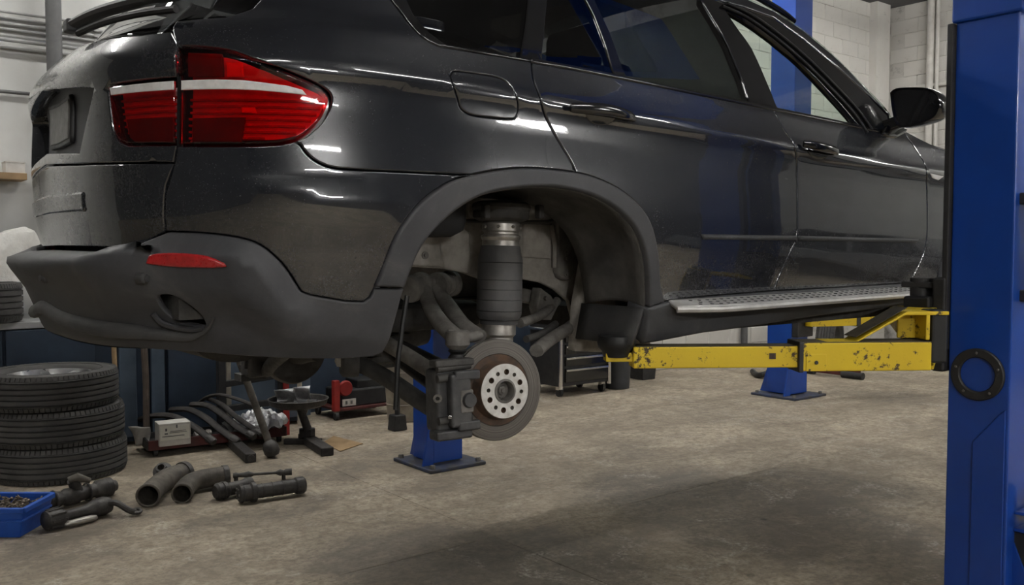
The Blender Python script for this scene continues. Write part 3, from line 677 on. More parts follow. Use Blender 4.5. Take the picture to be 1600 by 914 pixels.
# chrome-less ledge under the opening, reflector, sensors, tow cover, lip
led = MB(); lp_ = [BUMP.hit(*p) for p in Z4([(705, 560), (740, 600), (790, 620), (850, 632), (905, 636), (940, 628)])]
led.tube(catmull(lp_, 4), .011, 8, squash=(1.2, .8)); led.build('outlet_ledge', M['plastic'], bo)
rf = smooth_poly(Z4([(640, 331), (655, 305), (680, 287), (760, 283), (900, 291), (985, 312), (1040, 346), (900, 350), (740, 343), (640, 331)]), 2)[:-1]
RFS = Surf('bumper', .041); ro = panel('rear_reflector', B(rf, RFS), 'reflector_red', bo, RFS, inset=0, rim=.035, res=.02, bev=.004, mirror=True); ro['label'] = 'red reflector strip'
for i, (px, py) in enumerate([(226, 435), (68, 434)]):
    SS = Surf('bumper', .034 if i == 0 else 0.0); p = SS.hit(px, py); u = SS.uz(px, py); n_ = norm(SS.P(np.array([u[0]]), np.array([u[1]]), .01)[0]-p)
    MB().lathe([(0, .010), (.009, .010), (.010, .006), (.013, .004), (.015, 0), (.015, -.02)], p, n_, 20).build('parking_sensor', M['plastic_dusty'], bo)
tq = B([(141, 427), (164, 428), (173, 452), (150, 451)], BUMP); tc = panel('tow_cover', tq, 'plastic', bo, BUMP, inset=.0, rim=.01, res=.02, off=.002, bev=.003)
lipu = B([(336, 497), (326, 513), (312, 522), (292, 526), (237, 522), (190, 517), (102, 497)], BUMP)+[(UC, .425), (UC-.25, .428)]
lipr = [p for p in lipu if p[0] > UC]; lipline = lipr+[(UC, .428)]+[mirror_u(p) for p in lipr[::-1]]
lpts = [BUMP.P(np.array([p[0]]), np.array([p[1]]), .004+float(bdisp(np.array([p]))[0]))[0] for p in densify(catmull(lipline, 4), .02, closed=False)]
nl = len(lpts); MB().tube(lpts, [.003+.015*min(1, math.sin(math.pi*k/(nl-1))*1.6)**1.2 for k in range(nl)], 10, squash=(1.0, 1.3)).build('bumper_lip', M['plastic_dusty'], bo)
# skirt under the bumper (rolls forward)
MB().grid(lambda a, b: (lambda q: q+np.array([b*.42*abs(math.sin(-q0u(a)/KU)), b*.05*np.sign(-q[1]) if abs(q[1]) > .2 else 0, -.012*math.sin(b*math.pi/2)+b*.02]))(BUMP.P(np.array([q0u(a)]), np.array([.338]))[0]) if False else BUMP.P(np.array([-.60+(2*UC+1.2)*a]), np.array([.338-.02*b]))[0]*np.array([1-.30*b, 1-.12*b, 1]), 60, 5).build('bumper_valance', M['plastic_dusty'], bo)
# doors
belt = [(831, 97), (900, 109), (1000, 128.5), (1100, 149), (1207, 171)]
beltF = [(1209, 171.5), (1290, 188), (1375, 206)]
bgap = smooth_poly(Z3([(555, 457), (600, 540), (636, 592), (650, 640), (653, 700), (655, 914)])+Z6([(712, 150), (705, 190), (690, 222), (650, 310), (620, 386)]), 3)
rd = B(belt)+B(bgap[1:])+B([(1110, 462.5), (1068, 467), (1036, 472)])+TO_u[i_d:][::-1]+B(doorR[::-1][1:-1])
panel('rear_door', rd, 'paint', car, BODY, res=.022, mirror=True)
fgap = smooth_poly([(1412, 206), (1428, 229), (1446, 258), (1448, 280), (1449, 343), (1447, 380), (1437, 412), (1420, 442)], 3)
fd = B(beltF)+B(fgap)+B([(1320, 449)])+B(bgap[::-1])
panel('front_door', fd, 'paint', car, BODY, res=.022, mirror=True)
# door mouldings
for q in (Z6([(338, 165), (708, 171), (708, 189), (346, 186)]), Z6([(717, 171), (1184, 183), (1176, 198), (717, 189)])):
    panel('door_moulding', B(q), 'plastic', car, BODY, inset=0, rim=.016, res=.03, off=.010, bev=.005, mirror=True)
# belt strip
bs = B(belt)+B(beltF); up_ = [(p[0], p[1]+.014) for p in bs]
panel('belt_strip', bs+up_[::-1], 'gloss_black', car, BODY, inset=0, rim=.012, res=.03, off=.004, bev=.003, mirror=True)
# fender
ac = (2.833, .40); ar = .545
fe_arc = [(ac[0]+ar*math.cos(math.radians(a)), ac[1]+ar*math.sin(math.radians(a))) for a in range(176, 10, -8)]
fe = B(fgap[::-1])+B([(1413, 203)])+[(2.35, 1.065), (2.8, 1.02), (3.25, .95), (3.42, .90), (3.45, .48)]+fe_arc[::-1]+B([(1462, 444)])
panel('front_fender', fe, 'paint', car, BODY, res=.03, mirror=True)
panel('front_arch_trim', [(p[0]-(p[0]-ac[0])*.0, p[1]) for p in fe_arc]+[(ac[0]+(p[0]-ac[0])*.86, ac[1]+(p[1]-ac[1])*.86) for p in fe_arc[::-1]], 'plastic', car, BODY, inset=.002, rim=.05, res=.03, off=.012, bev=.005, mirror=True)
# side repeater mark on the fender
sr = B(Z3([(1207, 722), (1262, 735), (1240, 752), (1215, 742)])); panel('fender_badge', sr, 'lamp_white', car, BODY, inset=0, rim=.004, res=.02, off=.004, bev=.002, mirror=True)
# sill cladding and side step
si = B([(1010, 482), (1036, 474), (1068, 468.5), (1208, 456.5), (1320, 450), (1421, 443.5), (1464, 445)])+B([(1458, 466), (1380, 481), (1280, 493), (1160, 512), (1096, 521), (1020, 536), (1000, 538)])
panel('sill_cladding', si, 'plastic', car, BODY, inset=.0, rim=.10, res=.03, off=.012, bev=.008, mirror=True)
zs0 = BODY.uz(1124, 478); zs1 = BODY.uz(1437, 449)
def stepP(a, b):  # a along, b outwards
    x = .60+XC*0+(2.25-.60)*a; z = LIFT+.425+.012*a; tap = min(1, (a+.0)/.10); yin = -.925; yout = -.935-.115*min(1, .25+tap*.9)*min(1, (1-a)/.012+.85)
    return np.array([x, yin+(yout-yin)*b, z-.020*b])
sm = MB().grid(lambda a, b: stepP(a, b), 40, 6); st_o = sm.build('side_step', M['step_alu'], car, solid=.014)
e = MB().tube([stepP(a/39, 1.0)+np.array([0, 0, -.005]) for a in range(40)], .011, 8); e.build('step_edge', M['step_alu'], st_o)
hm = MB()
for k in range(40):
    for r_ in range(3):
        p = stepP((k+2.2+.5*(r_ % 2))/44, .28+.24*r_)
        hm.lathe([(0, .0085), (.0065, .0085), (.0075, .006)], p, (0, 0, 1), 8)
tag(hm.build('tread_studs', M['rubber_black'], st_o), kind='stuff')
sr2 = link('side_step', st_o.data, None, car); sr2.scale = (1, -1, 1); sr2.modifiers.new('solid', 'SOLIDIFY').thickness = .014
# greenhouse: black pillar trim with window holes
opn = smooth_poly(Z3([(352, 28), (372, 60), (420, 130), (470, 200), (520, 310), (582, 457)]), 2)+[(1300, 190), (1346, 200)]+smooth_poly([(1346, 200), (1332, 182), (1300, 146), (1255, 99), (1210, 60), (1165, 28), (1132, 10.5)], 2)[1:-1]
gl_q = smooth_poly([(600, -70), (616, -35), (637, 0), (649, 24), (670, 47), (697, 68)], 3)+[(815, 89), (827, 0), (834, -80), (700, -85)]
gl_r = [(849, 92), (963, 117), (948, 72), (930, 25), (917, 0), (880, -70), (862, -62), (857, 0)]
gl_m = [(982, 121), (1080, 141), (1173, 159), (1161, 124), (1139, 71), (1098, 0), (1060, -55), (900, -62), (931, 0), (955, 50)]
frame_out = [(1120, 0), (1165, 12), (1210, 28), (1255, 60), (1300, 97), (1349, 141), (1388, 180), (1392, 205)]
gpoly = B([(540, -88), (575, -45), (612, 0), (636, 31), (655, 52), (670, 64), (687, 72), (760, 84), (829, 95.5)])+[(p[0], p[1]+.008) for p in bs[1:]]+B(frame_out[::-1])+[(.75, 1.575), (.2, 1.585), (-.3, 1.585), (-.58, 1.57)]
holes = [B(gl_q), B(gl_r), B(gl_m), B(opn)]
def ccw(p): p = np.array(p, float); return p if area(p) > 0 else p[::-1]
gh = panel('window_frame', gpoly, 'gloss_black', car, BODY, inset=.001, rim=.03, res=.03, holes=holes, off=-.004, mirror=True)
for nm, g in (('quarter_window', holes[0]), ('rear_vent_window', holes[1]), ('rear_door_window', holes[2])):
    panel(nm, inset_poly(ccw(g), -.004), 'tint_glass', car, BODY, inset=0, rim=.003, res=.04, off=-.010, bev=0, mirror=True)
# door-frame ribs round the front window
rib = smooth_poly([(1135, 5), (1172, 22), (1215, 52), (1258, 88), (1303, 132), (1340, 172), (1362, 203)], 4)
for k, dx in enumerate((0, 9)):
    MB().tube([BODY.P(*[np.array([c]) for c in BODY.uz(x-dx*.8, y+dx*.5)], .002)[0] for x, y in rib], .006, 8).build('window_seal', M['rubber_black'], gh)
# mirror triangle
tri_ = B([(1349, 141), (1392, 205), (1376, 206), (1352, 152)])
# roof side rail (painted) along the top of the frame
sil = [(1392, 202), (1391, 177), (1345, 128), (1300, 83), (1255, 46), (1210, 16), (1170, -2)]
rs = B(frame_out[::-1][1:])+[(.75, 1.575), (.2, 1.585), (-.3, 1.585), (-.62, 1.583)]
rs_top = [(-.62, 1.645), (-.3, 1.665), (.2, 1.668), (.75, 1.655)]+B(sil[::-1])
panel('roof_side', rs+rs_top, 'paint', car, BODY, inset=.001, rim=.02, res=.025, bev=.006, mirror=True)
# roof rail bar
rr = [BODY.P(np.array([a]), np.array([b]))[0]+np.array([0, .02, .045]) for a, b in ((-.5, 1.645), (-.2, 1.664), (.4, 1.664), (.95, 1.64))]+[BODY.hit(*p)+np.array([0, .03, .03]) for p in ((1215, 18), (1250, 44))]
MB().tube(catmull(rr, 6), .014, 8).build('roof_rail', M['gloss_black'], car)
# roof, windscreen, bonnet as lofts between the two sides
edge = [BODY.P(np.array([a]), np.array([b]), -.004)[0] for a, b in rs_top]
def loft(name, pts, mat, crown, nu=14, solid=.01):
    pts = [np.asarray(p) for p in pts]; n = len(pts)
    def f(a, b):
        p = pts[int(round(a*(n-1)))]; s_ = 2*b-1
        return np.array([p[0]+crown[0]*(1-s_*s_), p[1]*(-s_), p[2]+crown[1]*(1-s_*s_)])
    return MB().grid(f, n, nu).build(name, M[mat], car, smooth=60, solid=solid)
ed = catmull(edge, 4); front = [p for p in ed if p[0] < 1.25]; ws = [p for p in ed if p[0] >= 1.2]
loft('roof', front, 'paint', (0, .05)); loft('windscreen', ws, 'clear_glass', (.10, .05), solid=.004)
fe_top = [BODY.P(np.array([a]), np.array([b]), -.004)[0] for a, b in catmull([(2.13, 1.09), (2.35, 1.065), (2.8, 1.02), (3.25, .95), (3.42, .90)], 4)]
loft('bonnet', fe_top, 'paint', (.08, .06))
MB().grid(lambda a, b: np.array([XF+AF*max(0, math.sin(math.pi*a))**.62*(.97-.05*b*b), -.93*math.copysign(abs(math.cos(math.pi*a))**.62, math.cos(math.pi*a)), LIFT+.30+.62*b]), 41, 8).build('front_bumper', M['plastic'], car, smooth=60)
# inner dark shell behind the panel gaps, cabin floor, seats
def archc(r, n=28): return [(-.05+r*math.cos(2*math.pi*k/n), .40+r*math.sin(2*math.pi*k/n)) for k in range(n)]
sh = [(UC, .42), (-1.0, .42), (-.55, .46)]+[(-.05+.535*math.cos(math.radians(a)), .40+.535*math.sin(math.radians(a))) for a in range(172, 0, -8)]+[(.55, .42), (2.25, .42), (2.25, .7), (2.5, 1.0), (2.2, 1.03), (0, 1.10), (-.5, 1.12), (-.95, 1.15), (UC, 1.15)]
panel('inner_shell', sh, 'black_hole', car, BODY, inset=0, rim=.002, res=.06, off=-.065, bev=0, mirror=True)
MB().box((1.52, 0, LIFT+.34), (1.75, 1.62, .08)).build('floor_pan', M['underbody'], car)
MB().box((-.62, 0, LIFT+.45), (.62, 1.3, .06)).build('boot_floor', M['underbody'], car)
MB().box((1.9, 0, LIFT+.90), (.42, 1.5, .20)).build('dashboard', M['seat_fabric'], car, bev=.03)
for y in (-.38, .38):
    so = MB().box((1.05, y, LIFT+.62), (.52, .5, .18)).build('front_seat', M['seat_fabric'], car, bev=.05)
    MB().box((.74, y, LIFT+.98), (.16, .5, .62), (norm((1, 0, .25)), (0, 1, 0), norm((-.25, 0, 1)))).build('seat_back', M['seat_fabric'], so, bev=.05)
    MB().box((.66, y, LIFT+1.36), (.10, .26, .17)).build('headrest', M['seat_fabric'], so, bev=.04)
MB().box((-.1, 0, LIFT+.95), (.18, 1.3, .62)).build('rear_bench', M['seat_fabric'], car, bev=.05)
# door handles
def handle(pts, cup, r):
    pp = []
    for i, (x, y, o_) in enumerate(pts):
        u = BODY.uz(x, y); pp.append(BODY.P(np.array([u[0]]), np.array([u[1]]), o_)[0])
    n = len(catmull(pp, 5)); rs_ = [r*(.45+.55*math.sin(math.pi*min(1, max(0, (k/(n-1))*.86+.10)))**.7) for k in range(n)]
    h = MB().tube(catmull(pp, 5), rs_, 12, squash=(.62, 1)).build('door_handle', M['gloss_black'], car)
    cu = B([(cup[0]+cup[2]*math.cos(2*math.pi*k/24), cup[1]+cup[3]*math.sin(2*math.pi*k/24)) for k in range(24)])
    panel('handle_cup_shade', cu, 'gloss_black', h, BODY, inset=0, rim=.002, res=.015, off=.0025, bev=.0025, disp=lambda p: -.0*p[:, 0])  # flat dark ellipse paints the shade of the hollow behind the handle
    m_ = link('door_handle', h.data, None, car); m_.scale = (1, -1, 1)
handle(Z2([(1140, 500)])[0:0]+[(*Z2([(1142, 498)])[0], .012), (*Z2([(1200, 505)])[0], .028), (*Z2([(1290, 515)])[0], .036), (*Z2([(1380, 535)])[0], .030), (*Z2([(1436, 549)])[0], .010)], (*Z2([(1295, 528)])[0], 24, 17), .019)
handle([(*Z3([(670, 600)])[0], .012), (*Z3([(700, 610)])[0], .030), (*Z3([(745, 622)])[0], .036), (*Z3([(785, 630)])[0], .030), (*Z3([(814, 636)])[0], .010)], (*Z3([(745, 628)])[0], 17, 14), .018)
# wing mirror
XM = 2.02
def at_x2(px, py, X): d = ray(px, py); return CAM+d*(X-CAM[0])/d[0]
mo = Z3([(1040, 385), (1062, 368), (1120, 363), (1195, 366), (1235, 388), (1253, 428), (1246, 462), (1225, 492), (1180, 512), (1120, 528), (1085, 530), (1062, 512), (1048, 455)])
mo3 = [at_x2(*p, XM) for p in smooth_poly(mo+[mo[0]], 3)[:-1]]
mc = np.mean(mo3, 0)
mb = MB(); n = len(mo3); ring = []
for k, (s_, dx) in enumerate([(.90, .012), (.97, -.004), (1.0, .004), (1.0, .03), (.96, .08), (.82, .13), (.55, .165), (.2, .18)]):
    ring.append([mc+(p-mc)*s_+np.array([dx, 0, 0]) for p in mo3])
vs = [q for r_ in ring for q in r_]; fs = [(i*n+k, i*n+(k+1) % n, (i+1)*n+(k+1) % n, (i+1)*n+k) for i in range(len(ring)-1) for k in range(n)]+[tuple((len(ring)-1)*n+k for k in range(n))]
mb.add(vs, fs); mir = mb.build('wing_mirror', M['gloss_black'], car, smooth=50)
MB().add([mc+(p-mc)*.90+np.array([.010, 0, 0]) for p in mo3], [tuple(range(n))]).build('mirror_glass', M['mirror_glass'], mir, smooth=0)
arm_a = BODY.hit(1388, 200); arm_b = at_x2(1412, 188, XM+.05)
MB().bar(arm_a+np.array([0, .03, 0]), arm_b, .07, .055).build('mirror_arm', M['gloss_black'], mir, bev=.012)
mf = B([(1376, 207), (1382, 196), (1400, 193), (1413, 203), (1411, 207), (1398, 213), (1385, 212)]); panel('mirror_foot', mf, 'gloss_black', mir, BODY, inset=0, rim=.02, res=.02, off=.018, bev=.006)
m2 = link('wing_mirror', mir.data, None, car); m2.scale = (1, -1, 1)
# ------------------------------------------------------------------ wheel house and suspension (right side), copied to the left
WH = []
def Y_(px, py, Y): return at_y(px, py, Y)
# liner: trim inner edge swept inwards
ti3 = [BODY.P(np.array([u]), np.array([z]), .0)[0] for u, z in TI_u]
YW = -.47
def lin(a, b):
    p = ti3[int(round(a*(len(ti3)-1)))]; q = p.copy(); ye = YW-.16*float(sstep(.08, .26, p[0])); q[1] = p[1]+.012+(ye-.012-p[1])*b; q[2] += .02*math.sin(b*math.pi)*(1 if a > .15 else 0); q[0] += .015*math.sin(b*5) * .3
    return q
WH.append(MB().grid(lin, len(ti3), 8).build('wheel_liner', M['liner'], car, smooth=60, solid=.006))
fr_ = [p for p in ti3 if p[0] > .30]
# lower front part of the liner reaching down behind the sill
pa = ti3[-1]; low = [pa+np.array([0, .02, 0]), Y_(1010, 500, pa[1]+.02), Y_(985, 548, -.80), Y_(905, 545, YW)]
def lin2(a, b):
    top = np.array([pa[0], pa[1]+.012+(YW-.15-pa[1])*b, pa[2]]); botp = np.array([pa[0]-.04, pa[1]+.03+(YW-.15-pa[1]-.03)*b, LIFT+.285])
    return top+(botp-top)*a
WH.append(MB().grid(lin2, 4, 6).build('mud_flap', M['plastic_dusty'], car, smooth=60, solid=.012))
# inner steel wall with its ragged lower edge
wall = [(560, 452), (560, 240), (1010, 240), (1010, 470), (998, 552), (900, 549), (897, 500), (889, 470), (868, 452), (845, 441), (815, 436), (752, 436), (722, 425), (693, 420), (650, 417), (600, 420)]
def flat(name, px, Y, mat, thick=.006, parent=car, res=.05, bev=.003):
    pts = [Y_(x, y, Y) for x, y in px]; pl = Plane((0, Y, 0), (1, 0, 0), (0, 0, 1))
    return panel(name, [(p[0], p[2]) for p in pts], mat, parent, pl, inset=0, rim=thick, res=res, bev=bev)
WH.append(flat('inner_wheel_wall', wall, YW, 'dusty_steel', .02))
wall_o = WH[-1]
WH.append(flat('inner_wall_step', [(926, 296), (980, 296), (1012, 330), (1020, 552), (908, 549), (912, 480), (926, 400)], YW-.15, 'dusty_steel', .07, bev=.012))
for px in ([(665, 352), (715, 338), (735, 352), (737, 428), (697, 420), (690, 380)], [(640, 345), (688, 372), (693, 417), (640, 415)], [(820, 348), (864, 350), (862, 405), (818, 402)], [(730, 290), (860, 286), (930, 300), (905, 335), (820, 345), (735, 340)]):
    flat('pressed_panel', px, YW-.012, 'dusty_steel', .014, wall_o, bev=.006)
flat('hanger_bracket', [(873, 345), (880, 338), (893, 342), (898, 350), (898, 425), (893, 436), (884, 438), (876, 434), (872, 424)], YW-.03, 'arm_metal', .03, wall_o, bev=.004)
for x, y in ((883, 350), (885, 394), (885, 404), (885, 428), (664, 399)):
    p = Y_(x, y, YW-.03 if x > 700 else YW-.012); MB().lathe([(0, .008), (.006, .008), (.006, .003), (.013, .003), (.013, 0)], p, (0, -1, 0), 12).build('wall_bolt', M['arm_metal'], wall_o)
# ridges right of the bracket
for a, b, r in (((862, 352), (866, 418), .009), ((932, 330), (926, 545), .008)):
    MB().tube([Y_(*a, YW-.012), Y_((a[0]+b[0])/2+3, (a[1]+b[1])/2, YW-.016), Y_(*b, YW-.012)], r, 8).build('wall_ridge', M['dusty_steel'], wall_o)
# cable along the top
MB().tube(catmull([Y_(x, y, YW-.05) for x, y in ((700, 347), (740, 345), (830, 347), (862, 345), (875, 330), (886, 316))], 4), .007, 8).build('brake_line', M['arm_dark'], wall_o)
# dark cavity floor behind the wall opening: subframe
WH.append(MB().box((.06, -.16, LIFT+.36), (.50, .22, .10)).build('subframe_beam', M['underbody'], car, bev=.03))
# air spring strut
YS = -.63
def sx(px, py): return Y_(px, py, YS)
sc = dep(sx(783, 430)); k_ = sc/F_PX
top = sx(783, 345); botm = sx(779, 527); ax = norm(botm-top)
def hh(y): return (y-345)*k_
air = MB().lathe([(0, hh(384)), (.064, hh(384)), (.066, hh(388)), (.067, hh(392)), (.069, hh(397)), (.072, hh(401)), (.074, hh(406)), (.0745, hh(420)), (.0745, hh(460)), (.0745, hh(482)), (.074, hh(490)), (.069, hh(496)), (.063, hh(500)), (.062, hh(506)), (0, hh(506))], top, ax, 40).build('air_spring', M['air_rubber'], car); WH.append(air)
for y in (410, 437, 452, 468, 485, 499): MB().torus(top+ax*hh(y), ax, .0735 if y < 495 else .065, .0016, 40, 6).build('bellow_rib', M['rubber_black'], air)
MB().lathe([(0, hh(346)), (.056, hh(346)), (.063, hh(350)), (.063, hh(361)), (.056, hh(363)), (.056, hh(366)), (.064, hh(368)), (.066, hh(371)), (.062, hh(375)), (.060, hh(376)), (.061, hh(378)), (.061, hh(390)), (0, hh(390))], top, ax, 40).build('strut_collar', M['worn_alu'], air)
for k in range(8):
    a, b, _ = frame(ax); an = 2*math.pi*k/8; MB().lathe([(0, .006), (.004, .006), (.006, 0)], top+ax*hh(355)+(a*math.cos(an)+b*math.sin(an))*.062, a*math.cos(an)+b*math.sin(an), 8).build('collar_stud', M['arm_metal'], air)
MB().lathe([(0, hh(503)), (.055, hh(503)), (.056, hh(508)), (.056, hh(522)), (.048, hh(526)), (.048, hh(535)), (0, hh(535))], top, ax, 36).build('strut_foot', M['worn_alu'], air)
mt = MB().lathe([(0, hh(312)), (.080, hh(316)), (.095, hh(320)), (.097, hh(326)), (.092, hh(330)), (.094, hh(338)), (.090, hh(342)), (.072, hh(346)), (0, hh(346))], sx(783, 345), ax, 32).build('strut_top_mount', M['arm_dark'], car); WH.append(mt)
for dx in (-42, -14, 16, 42): MB().box(sx(783+dx, 332)+np.array([0, -.06, 0]), (.022, .03, .045)).build('mount_lug', M['arm_dark'], mt, bev=.006)
# upper wishbone: two curved legs to a ball joint eye
ua = thing_part = None
def leg(pxs, Ys, w, h): return catmull([Y_(x, y, Y) for (x, y), Y in zip(pxs, Ys)], 6)
l1 = leg([(664, 452), (672, 478), (690, 506), (714, 528)], [-.40, -.47, -.57, -.68], 0, 0)
l2 = leg([(682, 450), (700, 476), (722, 506), (748, 526)], [-.40, -.47, -.57, -.66], 0, 0)
uw = MB().tube(l1, [.022+.008*k/(len(l1)-1) for k in range(len(l1))], 12, squash=(1.1, .8)).build('upper_wishbone', M['arm_metal'], car, smooth=60); WH.append(uw)
MB().tube(l2, [.024+.006*k/(len(l2)-1) for k in range(len(l2))], 12, squash=(1.1, .8)).build('wishbone_leg', M['arm_metal'], uw, smooth=60)
MB().tube([l1[-3], (l1[-1]+l2[-1])/2, l2[-2]], .026, 10, squash=(1, .7)).build('wishbone_web', M['arm_metal'], uw, smooth=60)
for (x0, y0, x1, y1) in ((640, 452, 657, 446), (684, 446, 703, 443)):
    a = Y_(x0, y0, -.40); b = Y_(x1, y1, -.37); d = norm(b-a); L = np.linalg.norm(b-a)
    MB().lathe([(.016, -.01), (.044, -.008), (.046, 0), (.046, L*.25), (.036, L*.3), (.036, L*.8), (.046, L*.85), (.046, L+.01), (.016, L+.012)], a, d, 24).build('wishbone_bush', M['arm_metal'], uw)
MB().bar(Y_(655, 446, -.38), Y_(690, 441, -.38), .045, .05).build('bush_housing', M['arm_metal'], uw, bev=.012)
e0 = Y_(715, 524, -.70); MB().lathe([(.022, .012), (.030, .016), (.037, .012), (.038, -.028), (.033, -.034), (.018, -.05), (0, -.05)], e0, (0, 0, 1), 24).build('ball_joint', M['arm_metal'], uw)
MB().lathe([(0, .008), (.024, .008), (.024, -.01)], e0, (0, 0, 1), 20).build('ball_cap', M['arm_dark'], uw)
MB().lathe([(.018, 0), (.030, -.012), (.022, -.022), (.030, -.034), (.020, -.05)], e0+np.array([0, 0, -.035]), (0, 0, 1), 20).build('rubber_boot', M['rubber_black'], uw)
# brake disc in its own frame so that the machining marks run round the axle
DC = Y_(789, 611, -.80)
dn = norm(np.array([-math.sin(math.radians(7)), -1, .05])); RD = 80.5/F_PX*dep(DC)
a_, b_, _ = frame(dn)
Rm = Matrix((( a_[0], b_[0], dn[0], 0), (a_[1], b_[1], dn[1], 0), (a_[2], b_[2], dn[2], 0), (0, 0, 0, 1)))
hub = thing_part = None
def disc_obj(name, mb, mat, parent, smooth=35):
    o = mb.build(name, mat, None, smooth); o.matrix_world = Matrix.Translation(Vector(DC)) @ Rm
    o.parent = parent; o.matrix_parent_inverse = wm(parent).inverted(); return o
r = RD
RHB = r*.53   # hub face radius
dz = -.042    # ring face sits behind the hub face
m = MB(); O = (0, 0, 0); Zx = (0, 0, 1)
dd = disc_obj('brake_disc', m.lathe([(r*.70, dz-.002), (r*.715, dz), (r*.985, dz), (r, dz-.002), (r, dz-.008), (r*.985, dz-.009), (r*.70, dz-.009)], O, Zx, 96, closed=True), M['disc_iron'], car); WH.append(dd)
def dchild(name, mb, mat, smooth=35):
    o = mb.build(name, mat, None, smooth); o.parent = dd; return o
dchild('disc_back_ring', MB().lathe([(r*.62, dz-.018), (r*.985, dz-.018), (r, dz-.020), (r, dz-.026), (r*.985, dz-.027), (r*.62, dz-.027)], O, Zx, 96, closed=True), M['disc_iron'])
v = MB()
for k in range(48):
    an = 2*math.pi*k/48; c_, s_ = math.cos(an), math.sin(an); v.box((r*.80*c_, r*.80*s_, dz-.0135), (r*.37, .005, .011), ((c_, s_, 0), (-s_, c_, 0), (0, 0, 1)))
tag(dchild('cooling_vanes', v, M['rust_brown'], 0), kind='stuff')
dchild('disc_hat', MB().lathe([(r*.71, dz-.004), (r*.70, dz-.0015), (r*.58, dz-.003), (r*.555, dz+.004), (r*.545, -.006), (r*.535, -.001), (r*.53, 0)], O, Zx, 72, caps=False), M['rust_brown'])
# hub face with bolt holes
class LP:
    def P(s, u, v_, off=0.0): u = np.asarray(u, float); return np.stack([u, np.asarray(v_, float), np.full_like(u, .0015+off)], -1)
hs = []; big = []; small_ = []
rot0 = math.radians(0)
# find the in-plane angle that points up on the picture so the holes fall as in the photo
upv = np.array([0, 0, 1.0]); up_ang = math.atan2(upv@b_, upv@a_)
for k in range(6):
    an = up_ang-math.radians(7)+2*math.pi*k/6; big.append((RHB*.70*math.cos(an), RHB*.70*math.sin(an)))
    an += math.radians(31); small_.append((RHB*.70*math.cos(an), RHB*.70*math.sin(an)))
hf = panel('hub_face', circ(0, 0, RHB, 64), 'hub_zinc', None, LP(), inset=0, rim=.006, res=.012, bev=.0012, step=.012, holes=[circ(x, y, RHB*.105, 16) for x, y in big]+[circ(x, y, RHB*.075, 12) for x, y in small_]+[circ(0, 0, RHB*.40, 40)]); hf.parent = dd
for x, y in big: dchild('stud_bore', MB().lathe([(RHB*.105, 0), (RHB*.10, -.018), (0, -.018)], (x, y, .0012), Zx, 16, caps=False), M['rust_brown'])
for x, y in small_: dchild('screw_bore', MB().lathe([(RHB*.075, 0), (RHB*.072, -.008), (0, -.008)], (x, y, .0012), Zx, 12, caps=False), M['pipe_metal'])
dchild('hub_bore', MB().lathe([(RHB*.43, .004), (RHB*.45, .002), (RHB*.45, -.002), (RHB*.43, .004), (RHB*.37, .005), (RHB*.355, .002), (RHB*.34, -.03), (0, -.03)], O, Zx, 48, caps=False), M['arm_metal'])
dchild('axle_end', MB().lathe([(0, -.008), (RHB*.07, -.008), (RHB*.09, -.012), (RHB*.16, -.014), (RHB*.17, -.018), (RHB*.26, -.020), (RHB*.28, -.03)], O, Zx, 32), M['arm_metal'])
dchild('splash_shield', MB().lathe([(r*.35, dz-.05), (r*.93, dz-.045), (r*.95, dz-.042), (r*.95, dz-.040), (r*.93, dz-.043)], O, Zx, 64), M['arm_dark'])
dchild('wheel_carrier', MB().lathe([(0, dz-.03), (r*.42, dz-.03), (r*.40, dz-.08), (r*.28, dz-.14), (r*.20, dz-.20), (0, dz-.20)], O, Zx, 32), M['arm_dark'])
# caliper clamps the rear edge of the disc; axes: tangent is near vertical there
fwd = norm(np.array([1, 0, 0])-dn*dn[0]); upd = np.cross(dn, fwd)*-1 if np.cross(dn, fwd)[2] < 0 else np.cross(dn, fwd)
AX = (fwd, dn, upd)
def cp(f, n_, u): return DC+fwd*(f-.03)+dn*n_+upd*u
cal = MB().box(cp(-.150, -.045, -.012), (.105, .085, .19), AX).build('brake_caliper', M['caliper'], car, bev=.014); WH.append(cal)
MB().box(cp(-.135, .012, -.012), (.070, .035, .16), AX).build('caliper_bridge', M['caliper'], cal, bev=.010)
MB().box(cp(-.112, .020, .062), (.085, .022, .030), AX).build('caliper_finger', M['caliper'], cal, bev=.007)
MB().box(cp(-.110, .020, -.088), (.075, .022, .030), AX).build('caliper_finger', M['caliper'], cal, bev=.007)
MB().box(cp(-.118, .022, -.015), (.045, .020, .07), AX).build('pad_window', M['arm_metal'], cal, bev=.006)
MB().lathe([(0, .012), (.020, .012), (.022, .006), (.024, 0), (.024, -.02)], cp(-.112, .030, -.012), dn, 20).build('piston_boss', M['caliper'], cal)
for u in (.085, .055, -.07): MB().cyl(cp(-.20, .0, u), cp(-.09, .0, u+.004), .012, 12).build('slide_pin', M['arm_dark'], cal)
MB().box(cp(-.145, -.01, .100), (.13, .05, .022), AX).build('carrier_bracket', M['arm_dark'], cal, bev=.006)
MB().lathe([(.006, 0), (.013, 0), (.013, .006), (.006, .006)], cp(-.205, .01, .0), norm(dn-fwd*.5), 16, closed=True).build('washer', M['chrome'], cal)
MB().box(cp(-.165, .018, -.058), (.028, .012, .012), AX).build('guide_clip', M['chrome'], cal, bev=.003)
MB().box(cp(-.155, -.01, -.112), (.12, .06, .03), AX).build('caliper_foot', M['caliper'], cal, bev=.008)
